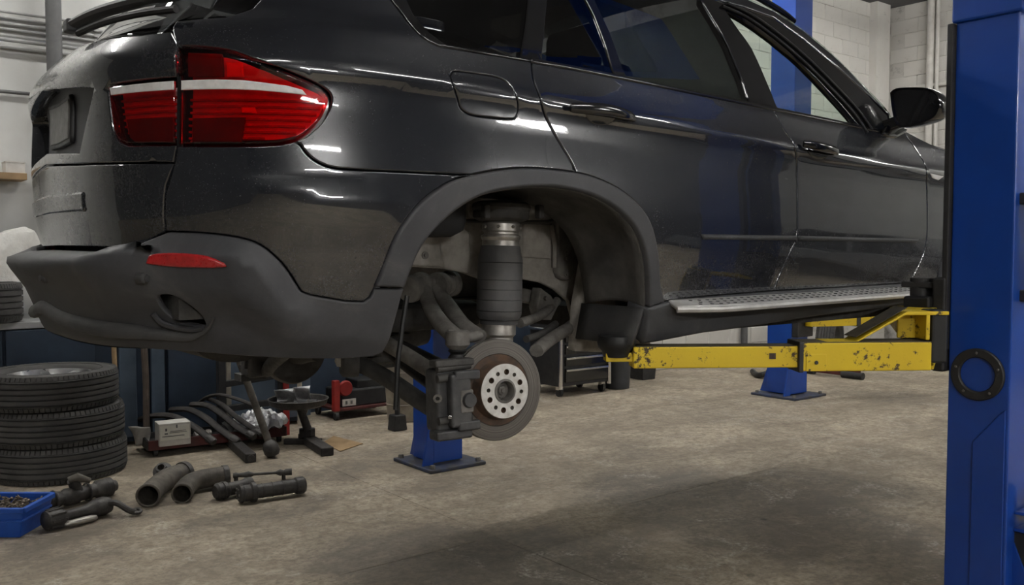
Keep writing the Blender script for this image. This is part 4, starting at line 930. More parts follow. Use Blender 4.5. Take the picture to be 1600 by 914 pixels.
# lower arms
def strap(name, pts, w, h, mat, parent=car):
    p = [Y_(x, y, Y) for x, y, Y in pts]; c_ = catmull(p, 4)
    return MB().tube(c_, 1.0, 8, squash=(w/2, h/2), up=np.array([0, 0, 1.0])).build(name, M[mat], parent, smooth=50)
lw = strap('lower_arm', [(560, 568, -.28), (600, 588, -.40), (650, 622, -.56), (702, 655, -.70)], .055, .060, 'arm_dark'); WH.append(lw)
ta = strap('toe_arm', [(606, 538, -.42), (640, 558, -.52), (672, 578, -.62), (700, 590, -.70)], .045, .055, 'arm_metal'); WH.append(ta)
t2 = strap('toe_arm', [(604, 546, -.30), (640, 575, -.42), (680, 605, -.58)], .035, .045, 'arm_dark'); WH.append(t2)
WH.append(strap('trailing_link', [(812, 505, -.60), (838, 496, -.55), (856, 484, -.50), (870, 470, -.46)], .034, .034, 'arm_metal'))
tl = strap('trailing_link', [(838, 548, -.70), (860, 530, -.62), (890, 512, -.54), (905, 500, -.48)], .050, .045, 'arm_metal'); WH.append(tl)
WH.append(strap('trailing_link', [(822, 530, -.64), (845, 522, -.60), (868, 506, -.52)], .026, .026, 'arm_dark'))
hb_ = flat('link_bracket', [(846, 450), (862, 462), (872, 480), (862, 500), (845, 500), (840, 480)], -.50, 'arm_metal', .05, car, bev=.004); WH.append(hb_)
WH.append(flat('chassis_rail', [(812, 448), (842, 456), (848, 478), (812, 470)], -.44, 'arm_metal', .05, car, bev=.006))
for x, y in ((852, 466), (852, 491)): MB().lathe([(0, .012), (.009, .012), (.009, 0)], Y_(x, y, -.505), (0, -1, 0), 6).build('bracket_bolt', M['arm_metal'], hb_)
hose = MB().tube(catmull([Y_(x, y, -.60) for x, y in ((636, 462), (630, 500), (626, 530), (622, 562), (620, 600), (618, 640))], 5), .008, 8).build('brake_hose', M['rubber_black'], car); WH.append(hose)
# underbody pieces in the middle: muffler, differential, rear beam
MB().tube([(-.70, -.52, LIFT+.365), (-.72, -.48, LIFT+.365), (-.72, .48, LIFT+.365), (-.70, .52, LIFT+.365)], [.06, .115, .115, .06], 24, squash=(1.15, .75)).build('muffler', M['underbody'], car)
MB().box((-.52, 0, LIFT+.40), (.12, 1.1, .12)).build('rear_beam', M['underbody'], car, bev=.02)
df = MB().lathe([(0, -.16), (.06, -.15), (.10, -.10), (.125, 0), (.11, .08), (.06, .17), (.05, .22), (0, .22)], (.0, .0, LIFT+.28), (1, 0, 0), 28).build('differential', M['arm_dark'], car)
for k in range(8): an = math.pi*2*k/8; MB().box((.0, .118*math.cos(an), LIFT+.28+.118*math.sin(an)), (.16, .02, .02)).build('casing_rib', M['arm_dark'], df)
for s_ in (-1, 1): MB().cyl((0, s_*.10, LIFT+.27), (DC[0], s_*.70, DC[2]), .022, 14).build('drive_shaft', M['arm_dark'], car)
# bush seen under the bumper edge
bq = Y_(545, 562, -.28); MB().lathe([(.012, -.03), (.045, -.03), (.058, -.02), (.058, .03), (.012, .03)], bq, norm((1, -.4, 0)), 28).build('arm_bush', M['arm_dark'], lw)
MB().lathe([(0, .012), (.022, .012), (.022, 0)], bq+norm(np.array([-1, -.4, 0]))*.035, norm((-1, -.4, 0)), 6).build('bush_bolt', M['worn_alu'], lw)
# the same wheel house on the far side
for o in WH:
    c_ = link(o.name.split('.')[0], o.data, None, car)
    Mx = Matrix.Diagonal((1, -1, 1, 1)) @ wm(o)
    c_.matrix_parent_inverse = wm(car).inverted() @ Mx
    for md in o.modifiers:
        n_ = c_.modifiers.new(md.name, md.type)
        for a in (('thickness', 'offset') if md.type == 'SOLIDIFY' else ('width', 'segments', 'limit_method', 'angle_limit')): setattr(n_, a, getattr(md, a))
    for ch in o.children:
        if o.name.startswith(('brake_disc', 'brake_caliper', 'upper_wish', 'air_spring')):
            g = link(ch.name.split('.')[0], ch.data, None, c_); g.matrix_parent_inverse = ch.matrix_parent_inverse.copy(); g.matrix_basis = ch.matrix_basis.copy()
# ------------------------------------------------------------------ two-post lift
def bolt(mb, p, r=.018, h=.022): mb.lathe([(0, h), (r*.75, h), (r, h*.7), (r, 0)], p, (0, 0, 1), 6)
def post(loc, label, w=.24, d=.26, H=4.3, near=False, sgn=1):
    """C-section column, open side towards the car (sgn * Y)"""
    x, y = loc; o = thing('lift_post', (x, y, 0), label, 'car lift', 'blue lift posts')
    hw, hd, tk = w/2, d/2, .012
    prof = [(-hw, hd), (-hw, -hd), (hw, -hd), (hw, hd), (hw-.06, hd), (hw-.06, hd-tk), (hw-tk, hd-tk), (hw-tk, -hd+tk), (-hw+tk, -hd+tk), (-hw+tk, hd-tk), (-hw+.06, hd-tk), (-hw+.06, hd)]
    pts = [(x+a, y+b*sgn, .03) for a, b in prof]
    MB().prism(pts, (0, 0, H)).build('column', M['post_blue'], o, smooth=0, bev=.012 if near else .008)
    bp = MB().prism([(x-w*.95, y-d*1.0, 0), (x+w*.95, y-d*1.0, 0), (x+w*.95, y+d*.85, 0), (x-w*.95, y+d*.85, 0)], (0, 0, .022)).build('base_plate', M['post_blue' if near else 'blue_base'], o, smooth=0, bev=.006)
    for s_ in (-1, 1):
        if s_ < 0 and not near: MB().prism([(x+s_*hw, y-hd*sgn, .022), (x+s_*w*.85, y-hd*sgn, .022), (x+s_*hw, y-hd*sgn, .40)], (0, .014*sgn, 0)).build('gusset', M['post_blue'], o, smooth=0)
        for t_ in (-.85, .7):
            m = MB(); bolt(m, (x+s_*w*.78, y+d*t_, .022)); m.build('anchor_bolt', M['arm_metal'], o)
    MB().prism([(x-hw*.6, y+hd, .022), (x-hw*.6, y+hd+.11, .022), (x-hw*.6, y+hd, .34)] if not near else [(x-hw*.6, y-hd*sgn, .022), (x-hw*.6, y-(hd+.13)*sgn, .022), (x-hw*.6, y-hd*sgn, .34)], (.014, 0, 0)).build('rear_gusset', M['post_blue'], o, smooth=0)
    return o
simple('blue_base', (.030, .045, .10), (.045, .042, .040), 9, .6, .75, bump=.3)
# far post behind the brake disc: base near (683,722)
pf = fl(684, 722)
far = post((pf[0], pf[1]), 'blue lift post standing behind the brake disc under the car', .22, .24, 4.3, False, 1)
p3_ = fl(1229, 617)
third = post((p3_[0], p3_[1]), 'blue lift post beyond the front window, far side of the workshop', .26, .26, 4.6, False, 1)
# near post: rear-facing side spans 1483..1578 px
x0 = at_d(1484, 640, 3.02)
nx = 1.60; 
cA = at_y(1577, 640, -1.62)          # near outer corner (rear face meets outer face)
PX, PY, PD, PW = cA[0]+.14, -1.62+.106, .212, .28
near = post((PX, PY), 'big blue lift post at the right edge of the picture', PW, PD, 4.3, True, 1)
# rear face plane x = PX-PW/2
XR = PX-PW/2
def onr(px, py): return at_x(px, py, XR)
# sleeve at the top
z_s = onr(1530, 30)[2]
MB().box((PX, PY-.004, z_s+.9), (PW+.028, PD+.03, 1.8)).build('top_sleeve', M['post_blue'], near, smooth=0, bev=.008)
# black slide rail strip on the inner rear edge, ring, weld seam plate
zt = z_s; MB().box((XR-.004, PY+PD/2+.012, (zt+1.0)/2+.0), (.03, .022, zt-1.0)).build('slide_strip', M['black_steel'], near, smooth=0, bev=.004)
rc = onr(1528, 585); MB().lathe([(.060, 0), (.060, .008), (.064, .012), (.088, .012), (.092, .008), (.092, 0)], rc, (-1, 0, 0), 48, closed=True).build('lock_ring', M['black_steel'], near)
for k in range(5):
    an = 2*math.pi*k/5+.3; MB().lathe([(0, .003), (.004, .003), (.005, 0)], rc+np.array([-.012, .076*math.cos(an), .076*math.sin(an)]), (-1, 0, 0), 8).build('ring_screw', M['arm_metal'], near)
q0 = onr(1520, 690); q1 = onr(1572, 640); MB().prism([(XR, q0[1], 0.02), (XR, PY-PD/2+.01, .02), (XR, PY-PD/2+.01, q1[2]), (XR, q1[1]+.02, q1[2]-.02), (XR, q0[1], q0[2])], (-.006, 0, 0)).build('doubler_plate', M['post_blue'], near, smooth=0, bev=.003)
# handle bar and roller bracket on the outer face
YO = PY-PD/2
def ono(px, py): return at_y(px, py, YO)
ha, hb2 = ono(1592, 310), ono(1592, 462)
hd_ = MB().bar(ha+np.array([.03, -.035, 0]), hb2+np.array([.03, -.035, 0]), .035, .03).build('control_handle', M['black_steel'], near, bev=.006)
for p in (ha, hb2): MB().box(p+np.array([.03, -.02, 0]), (.05, .06, .04)).build('handle_mount', M['black_steel'], hd_, bev=.006)
ra = ono(1586, 800)
rb = MB().box(ra+np.array([.05, -.05, .0]), (.12, .10, .012)).build('roller_bracket', M['post_blue'], near, bev=.003)
MB().cyl(ra+np.array([.06, -.06, -.05]), ra+np.array([.06, -.06, .08]), .035, 18).build('cable_roller', M['black_steel'], rb)
MB().box(ra+np.array([.05, -.05, -.06]), (.12, .10, .012)).build('bracket_shelf', M['post_blue'], rb, bev=.003)
MB().prism([ra+np.array([.0, 0, -.07]), ra+np.array([.0, -.11, -.07]), ra+np.array([.0, 0, -.30])], (.012, 0, 0)).build('bracket_web', M['black_steel'], rb, smooth=0)
# carriage on the inner side of the near post
YI = PY+PD/2
zc = at_y(1470, 520, YI+.06)[2]
def dA(px, py, d): return at_d(px, py, d)
dc = dep((XR+.02, YI+.08, 1.1))
carr = MB().box(((XR+PX)/2, YI+.03, 1.09), (.19, .05, .34)).build('carriage', M['black_steel'], near, bev=.01)
pinp = np.array([XR+.03, YI+.12, 1.09])
MB().box(pinp+np.array([.01, 0, .14]), (.10, .12, .022)).build('carriage_plate', M['black_steel'], carr, bev=.005)
MB().box(pinp+np.array([.01, 0, -.125]), (.10, .12, .022)).build('carriage_plate', M['black_steel'], carr, bev=.005)
MB().cyl(pinp+np.array([0, 0, -.15]), pinp+np.array([0, 0, .165]), .04, 24).build('pivot_pin', M['black_steel'], carr)
MB().box(pinp+np.array([-.055, -.02, .0]), (.05, .10, .20)).build('rubber_buffer', M['rubber_black'], carr, bev=.01)
# telescopic arm, nearly square to the view
a0 = at_d(1443, 554, 3.08); a1 = at_d(1242, 556, 3.05); a2 = at_d(986, 556, 3.03)
dirA = norm(a2-a0); dirA[2] = 0; dirA = norm(dirA)
a1 = a0+dirA*np.linalg.norm(a1-a0); a2 = a0+dirA*np.linalg.norm(a2-a0)
sl = MB().bar(a0, a1, .11, .096).build('arm_sleeve', M['lift_yellow'], near, smooth=0, bev=.004)
MB().bar(a1-dirA*.02, a2, .088, .072).build('arm_tube', M['lift_yellow'], near, smooth=0, bev=.004)
MB().bar(a0+np.array([0, 0, .0495]), a1+np.array([0, 0, .0495]), .104, .003).build('arm_grime', M['grimy_top'], sl, smooth=0)
MB().bar(a1+dirA*.01+np.array([0, 0, .0365]), a2-dirA*.01+np.array([0, 0, .0365]), .082, .002).build('arm_grime', M['grimy_top'], sl, smooth=0)
side = norm(np.cross(dirA, (0, 0, 1.0))); side = side if side@(CAM-a0) > 0 else -side
MB().bar(a1-dirA*.012, a1+dirA*.004, .118, .104).build('arm_collar', M['black_steel'], sl, smooth=0, bev=.003)
pc = a1-dirA*.055+side*.056+np.array([0, 0, -.018]); MB().box(pc, (.07, .004, .058), (dirA, side, (0, 0, 1))).build('stop_plate', M['lift_yellow'], sl, smooth=0, bev=.002)
MB().lathe([(0, .004), (.006, .004), (.007, 0)], pc+side*.002, side, 8).build('stop_screw', M['black_steel'], sl)
MB().box(a1+dirA*.09+side*.0445+np.array([0, 0, .003]), (.022, .003, .020), (dirA, side, (0, 0, 1))).build('rust_tab', M['rust_brown'], sl, smooth=0)
# knee bracket and forked head
k1 = a0-dirA*.0+np.array([0, 0, .05]); hz = at_d(1425, 487, 3.08)
up_ = np.array([0, 0, 1.0])
gtop = at_d(1420, 485, 3.08)[2]
kp = [a0+dirA*.36+up_*.052, a0+dirA*.26+up_*.052, a0+dirA*.085+up_*(gtop-a0[2]), a0-dirA*.06+up_*(gtop-a0[2])]
th = up_*.012
pl = [kp[0], kp[1], kp[2], kp[3], kp[3]-th, kp[2]-th+dirA*.006, kp[1]-th+dirA*.01, kp[0]-th]
MB().prism([p-side*.05 for p in pl], side*.10).build('knee_strap', M['lift_yellow'], sl, smooth=0, bev=.002)
MB().prism([p-side*.046+up_*.0125 for p in kp[1:3]]+[p-side*.046+up_*.0145 for p in kp[1:3][::-1]], side*.092).build('strap_grime', M['grimy_top'], sl, smooth=0)
MB().box(a0-dirA*(-.012)+up_*(.05+(gtop-a0[2]-.05)/2), (.014, .10, gtop-a0[2]-.06), (dirA, side, up_)).build('head_plate', M['lift_yellow'], sl, smooth=0, bev=.003)
MB().box(a0-dirA*(-.045)-side*.03+up_*(.05+(gtop-a0[2]-.05)/2), (.07, .012, gtop-a0[2]-.06), (dirA, side, up_)).build('head_web', M['lift_yellow'], sl, smooth=0, bev=.003)
for zz in (gtop-.008, a0[2]-.042):
    tgt = pinp*.75+a0*.25; tgt[2] = zz; st_ = a0.copy(); st_[2] = zz
    MB().bar(st_+dirA*.02, tgt, .10, .014).build('fork_plate', M['lift_yellow'], sl, smooth=0, bev=.003)
MB().box(a0-dirA*.033+up_*((gtop-a0[2])/2-.01), (.055, .085, gtop-a0[2]+.03), (dirA, side, up_)).build('arm_buffer', M['rubber_black'], sl, smooth=0, bev=.008)
# pad under the sill
pt_ = a2+dirA*.05; MB().bar(a2-dirA*.01, a2+dirA*.09, .06, .03).build('pad_tongue', M['lift_yellow'], sl, smooth=0, bev=.003)
MB().lathe([(0, -.02), (.045, -.02), (.05, 0), (.062, .012), (.066, .03), (.062, .05), (0, .05)], pt_+up_*.02, (0, 0, 1), 24).build('rubber_pad', M['rubber_black'], sl)
# second arm of the near post swings forward under the front sill
f0 = pinp+np.array([.02, .03, -.03]); f1 = np.array([2.42, -.74, f0[2]]); MB().bar(f0, f1, .10, .08).build('front_arm', M['lift_yellow'], near, smooth=0, bev=.004)
MB().lathe([(0, 0), (.06, 0), (.06, .05), (0, .05)], f1+np.array([-.05, 0, .03]), (0, 0, 1), 20).build('rubber_pad', M['rubber_black'], near)
# far post: carriage and arms to the far sill
fx, fy = pf[0], pf[1]; fc = MB().box((fx, fy-.15, 1.08), (.22, .07, .34)).build('carriage', M['black_steel'], far, bev=.01)
b1 = at_d(1440, 486, 5.2); fa = np.array([fx+.05, fy-.22, 1.055]); fb = np.array([2.52, .72, 1.055])
MB().bar(fa, (fa+fb)/2, .11, .09).build('arm_sleeve', M['lift_yellow'], far, smooth=0, bev=.004); MB().bar((fa+fb)/2, fb, .09, .07).build('arm_tube', M['lift_yellow'], far, smooth=0, bev=.004)
fb2 = np.array([.62, .74, 1.055]); MB().bar(fa-np.array([.1, 0, 0]), fb2, .10, .08).build('arm_sleeve', M['lift_yellow'], far, smooth=0, bev=.004)
for q in (fb, fb2): MB().lathe([(0, 0), (.06, 0), (.06, .05), (0, .05)], q+np.array([0, 0, .04]), (0, 0, 1), 20).build('rubber_pad', M['rubber_black'], far)
# third post: carriage and yellow arm
MB().box((p3_[0], p3_[1]-.16, .74), (.24, .07, .36)).build('carriage', M['black_steel'], third, bev=.01)
ta0 = np.array([p3_[0]-.02, p3_[1]-.22, .72]); ta1 = at_d(1405, 497, dep(ta0)+.3)
ta1[2] = .72; MB().bar(ta0, ta1, .13, .12).build('arm_sleeve', M['lift_yellow'], third, smooth=0, bev=.004)
mdp = (ta0+ta1)/2; dT = norm(ta1-ta0); MB().bar(mdp-dT*.02, mdp+dT*.02, .145, .135).build('arm_collar', M['black_steel'], third, smooth=0)
# ------------------------------------------------------------------ things on the floor, left
def tyre_prof(R, w, bead):
    h = w/2; p = [(bead, -h*.62), (bead+.01, -h*.80), (bead+.03, -h*.92), (R*.80, -h*1.0), (R*.88, -h*.98), (R*.93, -h*.90), (R*.965, -h*.80), (R*.985, -h*.70)]
    gs = [-.62, -.30, .0, .30, .62]; z = -.70
    for g in gs:
        p += [(R*.997, (g-.045)*h), (R*.965, (g-.035)*h), (R*.965, (g+.035)*h), (R*.997, (g+.045)*h)]
    p += [(R*.985, h*.70), (R*.965, h*.80), (R*.93, h*.90), (R*.88, h*.98), (R*.80, h*1.0), (bead+.03, h*.92), (bead+.01, h*.80), (bead, h*.62), (bead-.004, 0)]
    return p
def add_tyre(o, c, d, R=.365, w=.215, bead=.235, rim=True, ang=0):
    ty = MB().lathe(tyre_prof(R, w, bead), c, d, 80, closed=True).build('tyre', M['tyre'], o)
    a, b, n = frame(d); c = np.asarray(c, float)
    tb = MB(); h = w/2
    for s_ in (-1, 1):
        for k in range(84):
            an = 2*math.pi*(k+.5*(s_ > 0))/84; e = a*math.cos(an)+b*math.sin(an); t_ = np.cross(n, e)
            tb.box(c+e*R*.955+n*s_*h*.82, (R*.05, R*.058, h*.24), (norm(e+n*s_*.35), t_, norm(n-e*s_*.35)))
    tag(tb.build('shoulder_blocks', M['tyre'], ty, smooth=0), kind='stuff')
    MB().torus(c+n*h*.97, n, R*.76, .004, 64, 6).build('sidewall_ring', M['tyre'], ty)
    if rim:
        MB().lathe([(bead+.006, h*.66), (bead+.006, h*.72), (bead-.008, h*.74), (bead-.014, h*.60), (bead-.03, h*.2), (bead-.035, -h*.7), (bead-.02, -h*.7), (bead-.01, h*.0)], c, n, 64, closed=True).build('rim', M['alloy'], o)
        for k in range(7):
            an = ang+2*math.pi*k/7; e = a*math.cos(an)+b*math.sin(an); t_ = np.cross(n, e)
            MB().prism([c+e*.045-t_*.022+n*h*.42, c+e*(bead-.012)-t_*.026+n*h*.62, c+e*(bead-.012)+t_*.026+n*h*.62, c+e*.045+t_*.022+n*h*.42], -n*.03).build('spoke', M['alloy'], o, bev=.006)
        MB().lathe([(0, h*.50), (.03, h*.50), (.034, h*.46), (.07, h*.44), (.075, h*.36), (.075, h*.1), (0, h*.1)], c, n, 32).build('wheel_hub', M['alloy'], o)
    return ty
tb_ = fl(88, 737); TW = .212
for k, (dx, lab) in enumerate([(0.03, 'bottom tyre of the stack of three, half hidden by greasy shafts'), (0.012, 'middle tyre of the stack of three beside the blue wall'), (-.035, 'top tyre of the stack, lying flat with its alloy rim showing')]):
    c = np.array([tb_[0]+dx*.6, tb_[1]-dx*.2, TW/2+.001+k*TW*1.0]); o = thing('car_tyre', (c[0], c[1], k*TW), lab, 'tyre', 'stacked tyres')
    add_tyre(o, c, (0, 0, 1) if k < 2 else (0, 0, 1), .385, TW*.995, .235, rim=(k == 2), ang=.4)
# cabinet run / work bench along the left wall
YBn = 3.50
bx0, bx1, bzt = -3.4, 1.40, .89
bo_ = thing('work_bench', (-.8, YBn, 0), 'long navy steel work bench with a grey top along the wall', 'bench')
MB().box(((bx0+bx1)/2, (YBn+YL)/2-.03, bzt-.02), (bx1-bx0, YL-YBn-.10, .045)).build('worktop', M['grey_bench'], bo_, bev=.006)
MB().box(((bx0+bx1)/2, (YBn+YL)/2, .43), (bx1-bx0-.04, YL-YBn-.12, .82)).build('bench_body', M['navy_steel'], bo_, smooth=0)
edges_px = [186, 207, 234, 258, 352, 372, 432, 470]
def bxx(px): return float(at_y(px, 600, YBn+.03)[0])
for (p0, p1, mt_) in [(186, 214, 'slate_blue'), (236, 258, 'slate_blue'), (262, 350, 'navy_steel'), (356, 430, 'slate_blue'), (450, 485, 'slate_blue')]:
    xa, xb = bxx(p0), bxx(p1); MB().box(((xa+xb)/2, YBn+.035, .45), (xb-xa-.006, .03, .78)).build('bench_panel', M[mt_], bo_, smooth=0, bev=.004)
for i in range(4): xa = bxx(150)-.55*i; MB().box((xa-.27, YBn+.035, .45), (.53, .03, .78)).build('bench_panel', M['navy_steel'], bo_, smooth=0, bev=.004)
for px, r, z1, mt_, lab in [(222, .022, .84, 'old_wood', 'brown pole leaning upright on the blue bench behind the tyres'), (461, .018, .82, 'bin_beige', 'pale pole upright against the blue bench near the red frame'), (175, .016, .84, 'cardboard', 'orange-brown stick standing beside the tyre stack')]:
    xa = bxx(px); tag(MB().tube([(xa, YBn-.05, 0.005), (xa+.01, YBn-.03, z1*.5), (xa, YBn-.02, z1)], r, 10).build('pole', M[mt_]), lab, 'pole')
# tyre on the bench, sack, shelf with box
c = np.array([at_y(-8, 460, 3.70)[0]-.12, 3.66, bzt+.0035+.13]); o = thing('bench_tyre', (c[0], c[1], bzt), 'dark tyre lying on the bench behind the rear bumper', 'tyre'); add_tyre(o, c, (0, 0, 1), .275, .255, .19, rim=False)
s0 = at_y(8, 275, 3.75); so = thing('wall_shelf', (s0[0], 3.83, s0[2]), 'narrow wooden wall shelf left of the tailgate', 'shelf')
MB().box((s0[0]-.55, 3.83, s0[2]), (1.35, .22, .045)).build('shelf_board', M['wood'], so, smooth=0, bev=.003)
for dx in (-1.0, -.1): MB().prism([(s0[0]+dx, 3.92, s0[2]-.022), (s0[0]+dx, 3.75, s0[2]-.022), (s0[0]+dx, 3.92, s0[2]-.18)], (.02, 0, 0)).build('shelf_bracket', M['dark_pipe'], so, smooth=0)
bxp = at_y(22, 262, 3.80); bb = thing('carton', (bxp[0], 3.82, s0[2]+.0225), 'pale grey carton standing on the wall shelf', 'carton')
MB().box((bxp[0], 3.82, s0[2]+.0225+.035), (.115, .14, .07)).build('carton_body', M['card_white'], bb, smooth=0, bev=.003); MB().box((bxp[0], 3.82, s0[2]+.0225+.073), (.12, .145, .008)).build('carton_lid', M['card_white'], bb, smooth=0)
sk = at_y(4, 350, 3.52); bm_ = MB(); 
def sackf(a, b):
    an = 2*math.pi*a; h_ = b; rr = (.17*math.sqrt(max(0, 1-h_**2.2))+.004)*(1+.14*math.sin(3*an+4*h_)+.07*math.sin(8*an-5*h_)); 
    return np.array([sk[0]+rr*1.15*math.cos(an)+.16*h_*h_, 3.74+rr*.45*math.sin(an), bzt+.262+.36*h_])
tag(bm_.grid(sackf, 40, 16).build('sack', M['sack_white'], None, smooth=80), 'white plastic sack slumped on the bench tyre behind the tailgate', 'sack')
# blue crate with scrap
cr = fl(37, 842); ex = norm(RIGHT*1.0+0); ey = norm(np.array([FWD[0], FWD[1], 0]))
c0 = np.array([cr[0], cr[1], 0]); cw, cd, ch = .42, .27, .135
co = thing('plastic_crate', tuple(c0-ex*cw/2+ey*cd/2), 'blue plastic crate full of small metal scrap', 'crate')
def cl(a, b, z): return c0-ex*cw/2+ey*cd/2+ex*a+ey*b+np.array([0, 0, z])
MB().add([cl(-cw/2*.86, -cd/2*.86, .004), cl(cw/2*.86, -cd/2*.86, .004), cl(cw/2*.86, cd/2*.86, .004), cl(-cw/2*.86, cd/2*.86, .004)], [(0, 1, 2, 3)]).build('crate_base', M['blue_plastic'], co, smooth=0, solid=.006)
for (a0_, b0_, a1_, b1_) in ((-1, -1, 1, -1), (1, -1, 1, 1), (1, 1, -1, 1), (-1, 1, -1, -1)):
    q = [cl(a0_*cw/2*.86, b0_*cd/2*.86, .003), cl(a1_*cw/2*.86, b1_*cd/2*.86, .003), cl(a1_*cw/2, b1_*cd/2, ch), cl(a0_*cw/2, b0_*cd/2, ch)]
    MB().add(q, [(0, 1, 2, 3)]).build('crate_wall', M['blue_plastic'], co, smooth=0, solid=.006)
    MB().bar(cl(a0_*cw/2*1.02, b0_*cd/2*1.02, ch), cl(a1_*cw/2*1.02, b1_*cd/2*1.02, ch), .022, .026).build('crate_rim', M['blue_plastic'], co, bev=.005)
    MB().bar(cl(a0_*cw/2*.975, b0_*cd/2*.975, ch*.62), cl(a1_*cw/2*.975, b1_*cd/2*.975, ch*.62), .012, .012).build('crate_band', M['blue_plastic'], co, bev=.003)
sc_ = MB()
for k in range(260):
    p = cl(rng.uniform(-.46, .46)*cw*.92, rng.uniform(-.46, .46)*cd*.92, ch*.72+rng.uniform(0, .035)); R_ = np.array(Matrix.Rotation(rng.uniform(0, 6), 3, Vector(rng.normal(size=3)).normalized()))
    if k % 2: sc_.box(p, (rng.uniform(.012, .04), rng.uniform(.006, .016), rng.uniform(.006, .012)), R_)
    else: sc_.lathe([(0, 0), (.008, 0), (.008, .012), (0, .012)], p, R_[0], 6)
so_ = sc_.build('metal_scrap', M['scrap_metal'], None, smooth=0); tag(so_, 'small rusty bolts and scrap heaped in the blue crate', 'scrap', kind='stuff')
MB().add([cl(-cw*.45, -cd*.45, ch*.72), cl(cw*.45, -cd*.45, ch*.72), cl(cw*.45, cd*.45, ch*.72), cl(-cw*.45, cd*.45, ch*.72)], [(0, 1, 2, 3)]).build('crate_liner', M['black_steel'], co, smooth=0)
tag(MB().tube([cl(-.21, .10, ch*.8), cl(-.18, .06, ch+.035), cl(-.16, .03, ch+.03)], .012, 8).build('blue_strip', M['blue_plastic']), 'blue bent strip poking out of the crate', 'strip')
# turned parts lying on the floor: profile along an axis from pixel a to pixel b at axle height r
def shaft(o, name, a, b, prof, mat, ra, rb=None, n=20):
    A = fl(a[0], a[1], ra); Bp = fl(b[0], b[1], ra if rb is None else rb); L = np.linalg.norm(Bp-A); d = (Bp-A)/L
    return MB().lathe([(r_, h_*L) for r_, h_ in prof], A, d, n).build(name, M[mat], o), A, Bp
P_ = fl(125, 790); o = thing('steering_rack_housing', tuple(P_), 'dark greasy steering housing with an upright stub in front of the tyres', 'car part')
_, A, Bp = shaft(o, 'housing', (66, 786), (180, 758), [(0, 0), (.026, 0), (.028, .06), (.040, .08), (.040, .22), (.034, .25), (.046, .30), (.046, .45), (.038, .48), (.038, .70), (.050, .74), (.052, .92), (.036, .95), (.03, 1), (0, 1)], 'oily_metal', .052)
st0 = A+(Bp-A)*.48; MB().tube([st0, st0+np.array([-.02, -.01, .055]), st0+np.array([-.035, -.02, .085])], [.034, .030, .026], 14).build('stub', M['oily_metal'], o)
e1 = MB().tube([st0+np.array([-.05, -.02, .085]), st0+np.array([-.01, -.03, .10]), st0+np.array([.05, -.05, .075])], [.02, .024, .014], 12).build('outlet_flange', M['pipe_metal'], o)
for f_ in (.15, .6, .85):
    q = A+(Bp-A)*f_; MB().torus(q, Bp-A, .046, .006, 24, 8).build('clamp_band', M['oily_metal'], o)
P_ = fl(118, 830); o = thing('drive_shaft_joint', tuple(P_), 'black drive shaft joint with a splined end lying nearest the crate', 'car part')
_, A, Bp = shaft(o, 'joint', (68, 815), (174, 787), [(0, 0), (.030, 0), (.046, .03), (.050, .10), (.050, .22), (.040, .27), (.026, .32), (.026, .60), (.036, .68), (.044, .74), (.048, .88), (.04, .96), (0, 1)], 'oily_metal', .050)
for k in range(10):
    an = 2*math.pi*k/10; a, b, d = frame(Bp-A); MB().bar(A+d*.02+(a*math.cos(an)+b*math.sin(an))*.046, A+d*.09+(a*math.cos(an)+b*math.sin(an))*.050, .010, .010).build('joint_lug', M['oily_metal'], o)
q = A+(Bp-A)*.86; MB().tube(catmull([q, q+np.array([.05, -.05, .02]), q+np.array([.10, -.10, -.015]), q+np.array([.13, -.10, -.03])], 4), .016, 10).build('tie_lever', M['oily_metal'], o)
MB().torus(q+np.array([.14, -.10, -.028]), (0, -.3, 1), .020, .009, 20, 8).build('lever_eye', M['oily_metal'], o)
P_ = fl(125, 822); o = thing('silver_bracket', tuple(P_), 'small worn silver bracket under the black drive shaft joint', 'car part')
MB().tube(catmull([fl(102, 818, .02), fl(120, 815, .024), fl(150, 808, .018)], 4), [.017]*4+[.02]*4+[.014], 10, squash=(1, .8)).build('bracket_body', M['worn_alu'], o); MB().torus(fl(106, 818, .02), (0, 0, 1), .018, .008, 18, 8).build('bracket_eye', M['worn_alu'], o)
# two cast elbows
def elbow(lab, path, r):
    pts = [fl(x, y, z) for x, y, z in path]; o = thing('pipe_elbow', tuple(fl(path[0][0], path[0][1]+12)), lab, 'pipe', 'cast pipe elbows on the floor'); c_ = catmull(pts, 6)
    m = MB().tube(c_, [r*1.06 if k < 3 else r for k in range(len(c_))], 24, caps=False).build('elbow_body', M['pipe_metal'], o, smooth=60, solid=.010)
    d0 = norm(c_[1]-c_[0]); MB().lathe([(r*1.02, 0), (r*1.18, .002), (r*1.18, .018), (r*1.05, .02)], c_[0], d0, 28, closed=True).build('mouth_rim', M['pipe_metal'], o)
    d1 = norm(c_[-1]-c_[-2]); MB().lathe([(r*1.0, -.03), (r*1.22, -.03), (r*1.22, .0), (r*1.0, .0)], c_[-1], d1, 28, closed=True).build('end_flange', M['oily_metal'], o)
    MB().lathe([(0, 0), (r*.98, 0)], c_[8], d0, 24).build('bore', M['black_hole'], o)
elbow('left rusty grey pipe elbow with its open mouth facing us', [(231, 775, .062), (243, 762, .064), (262, 748, .064), (290, 738, .064)], .054)
elbow('right rusty grey pipe elbow with its open mouth on the floor', [(284, 772, .050), (296, 756, .058), (318, 748, .064), (356, 742, .066)], .048)
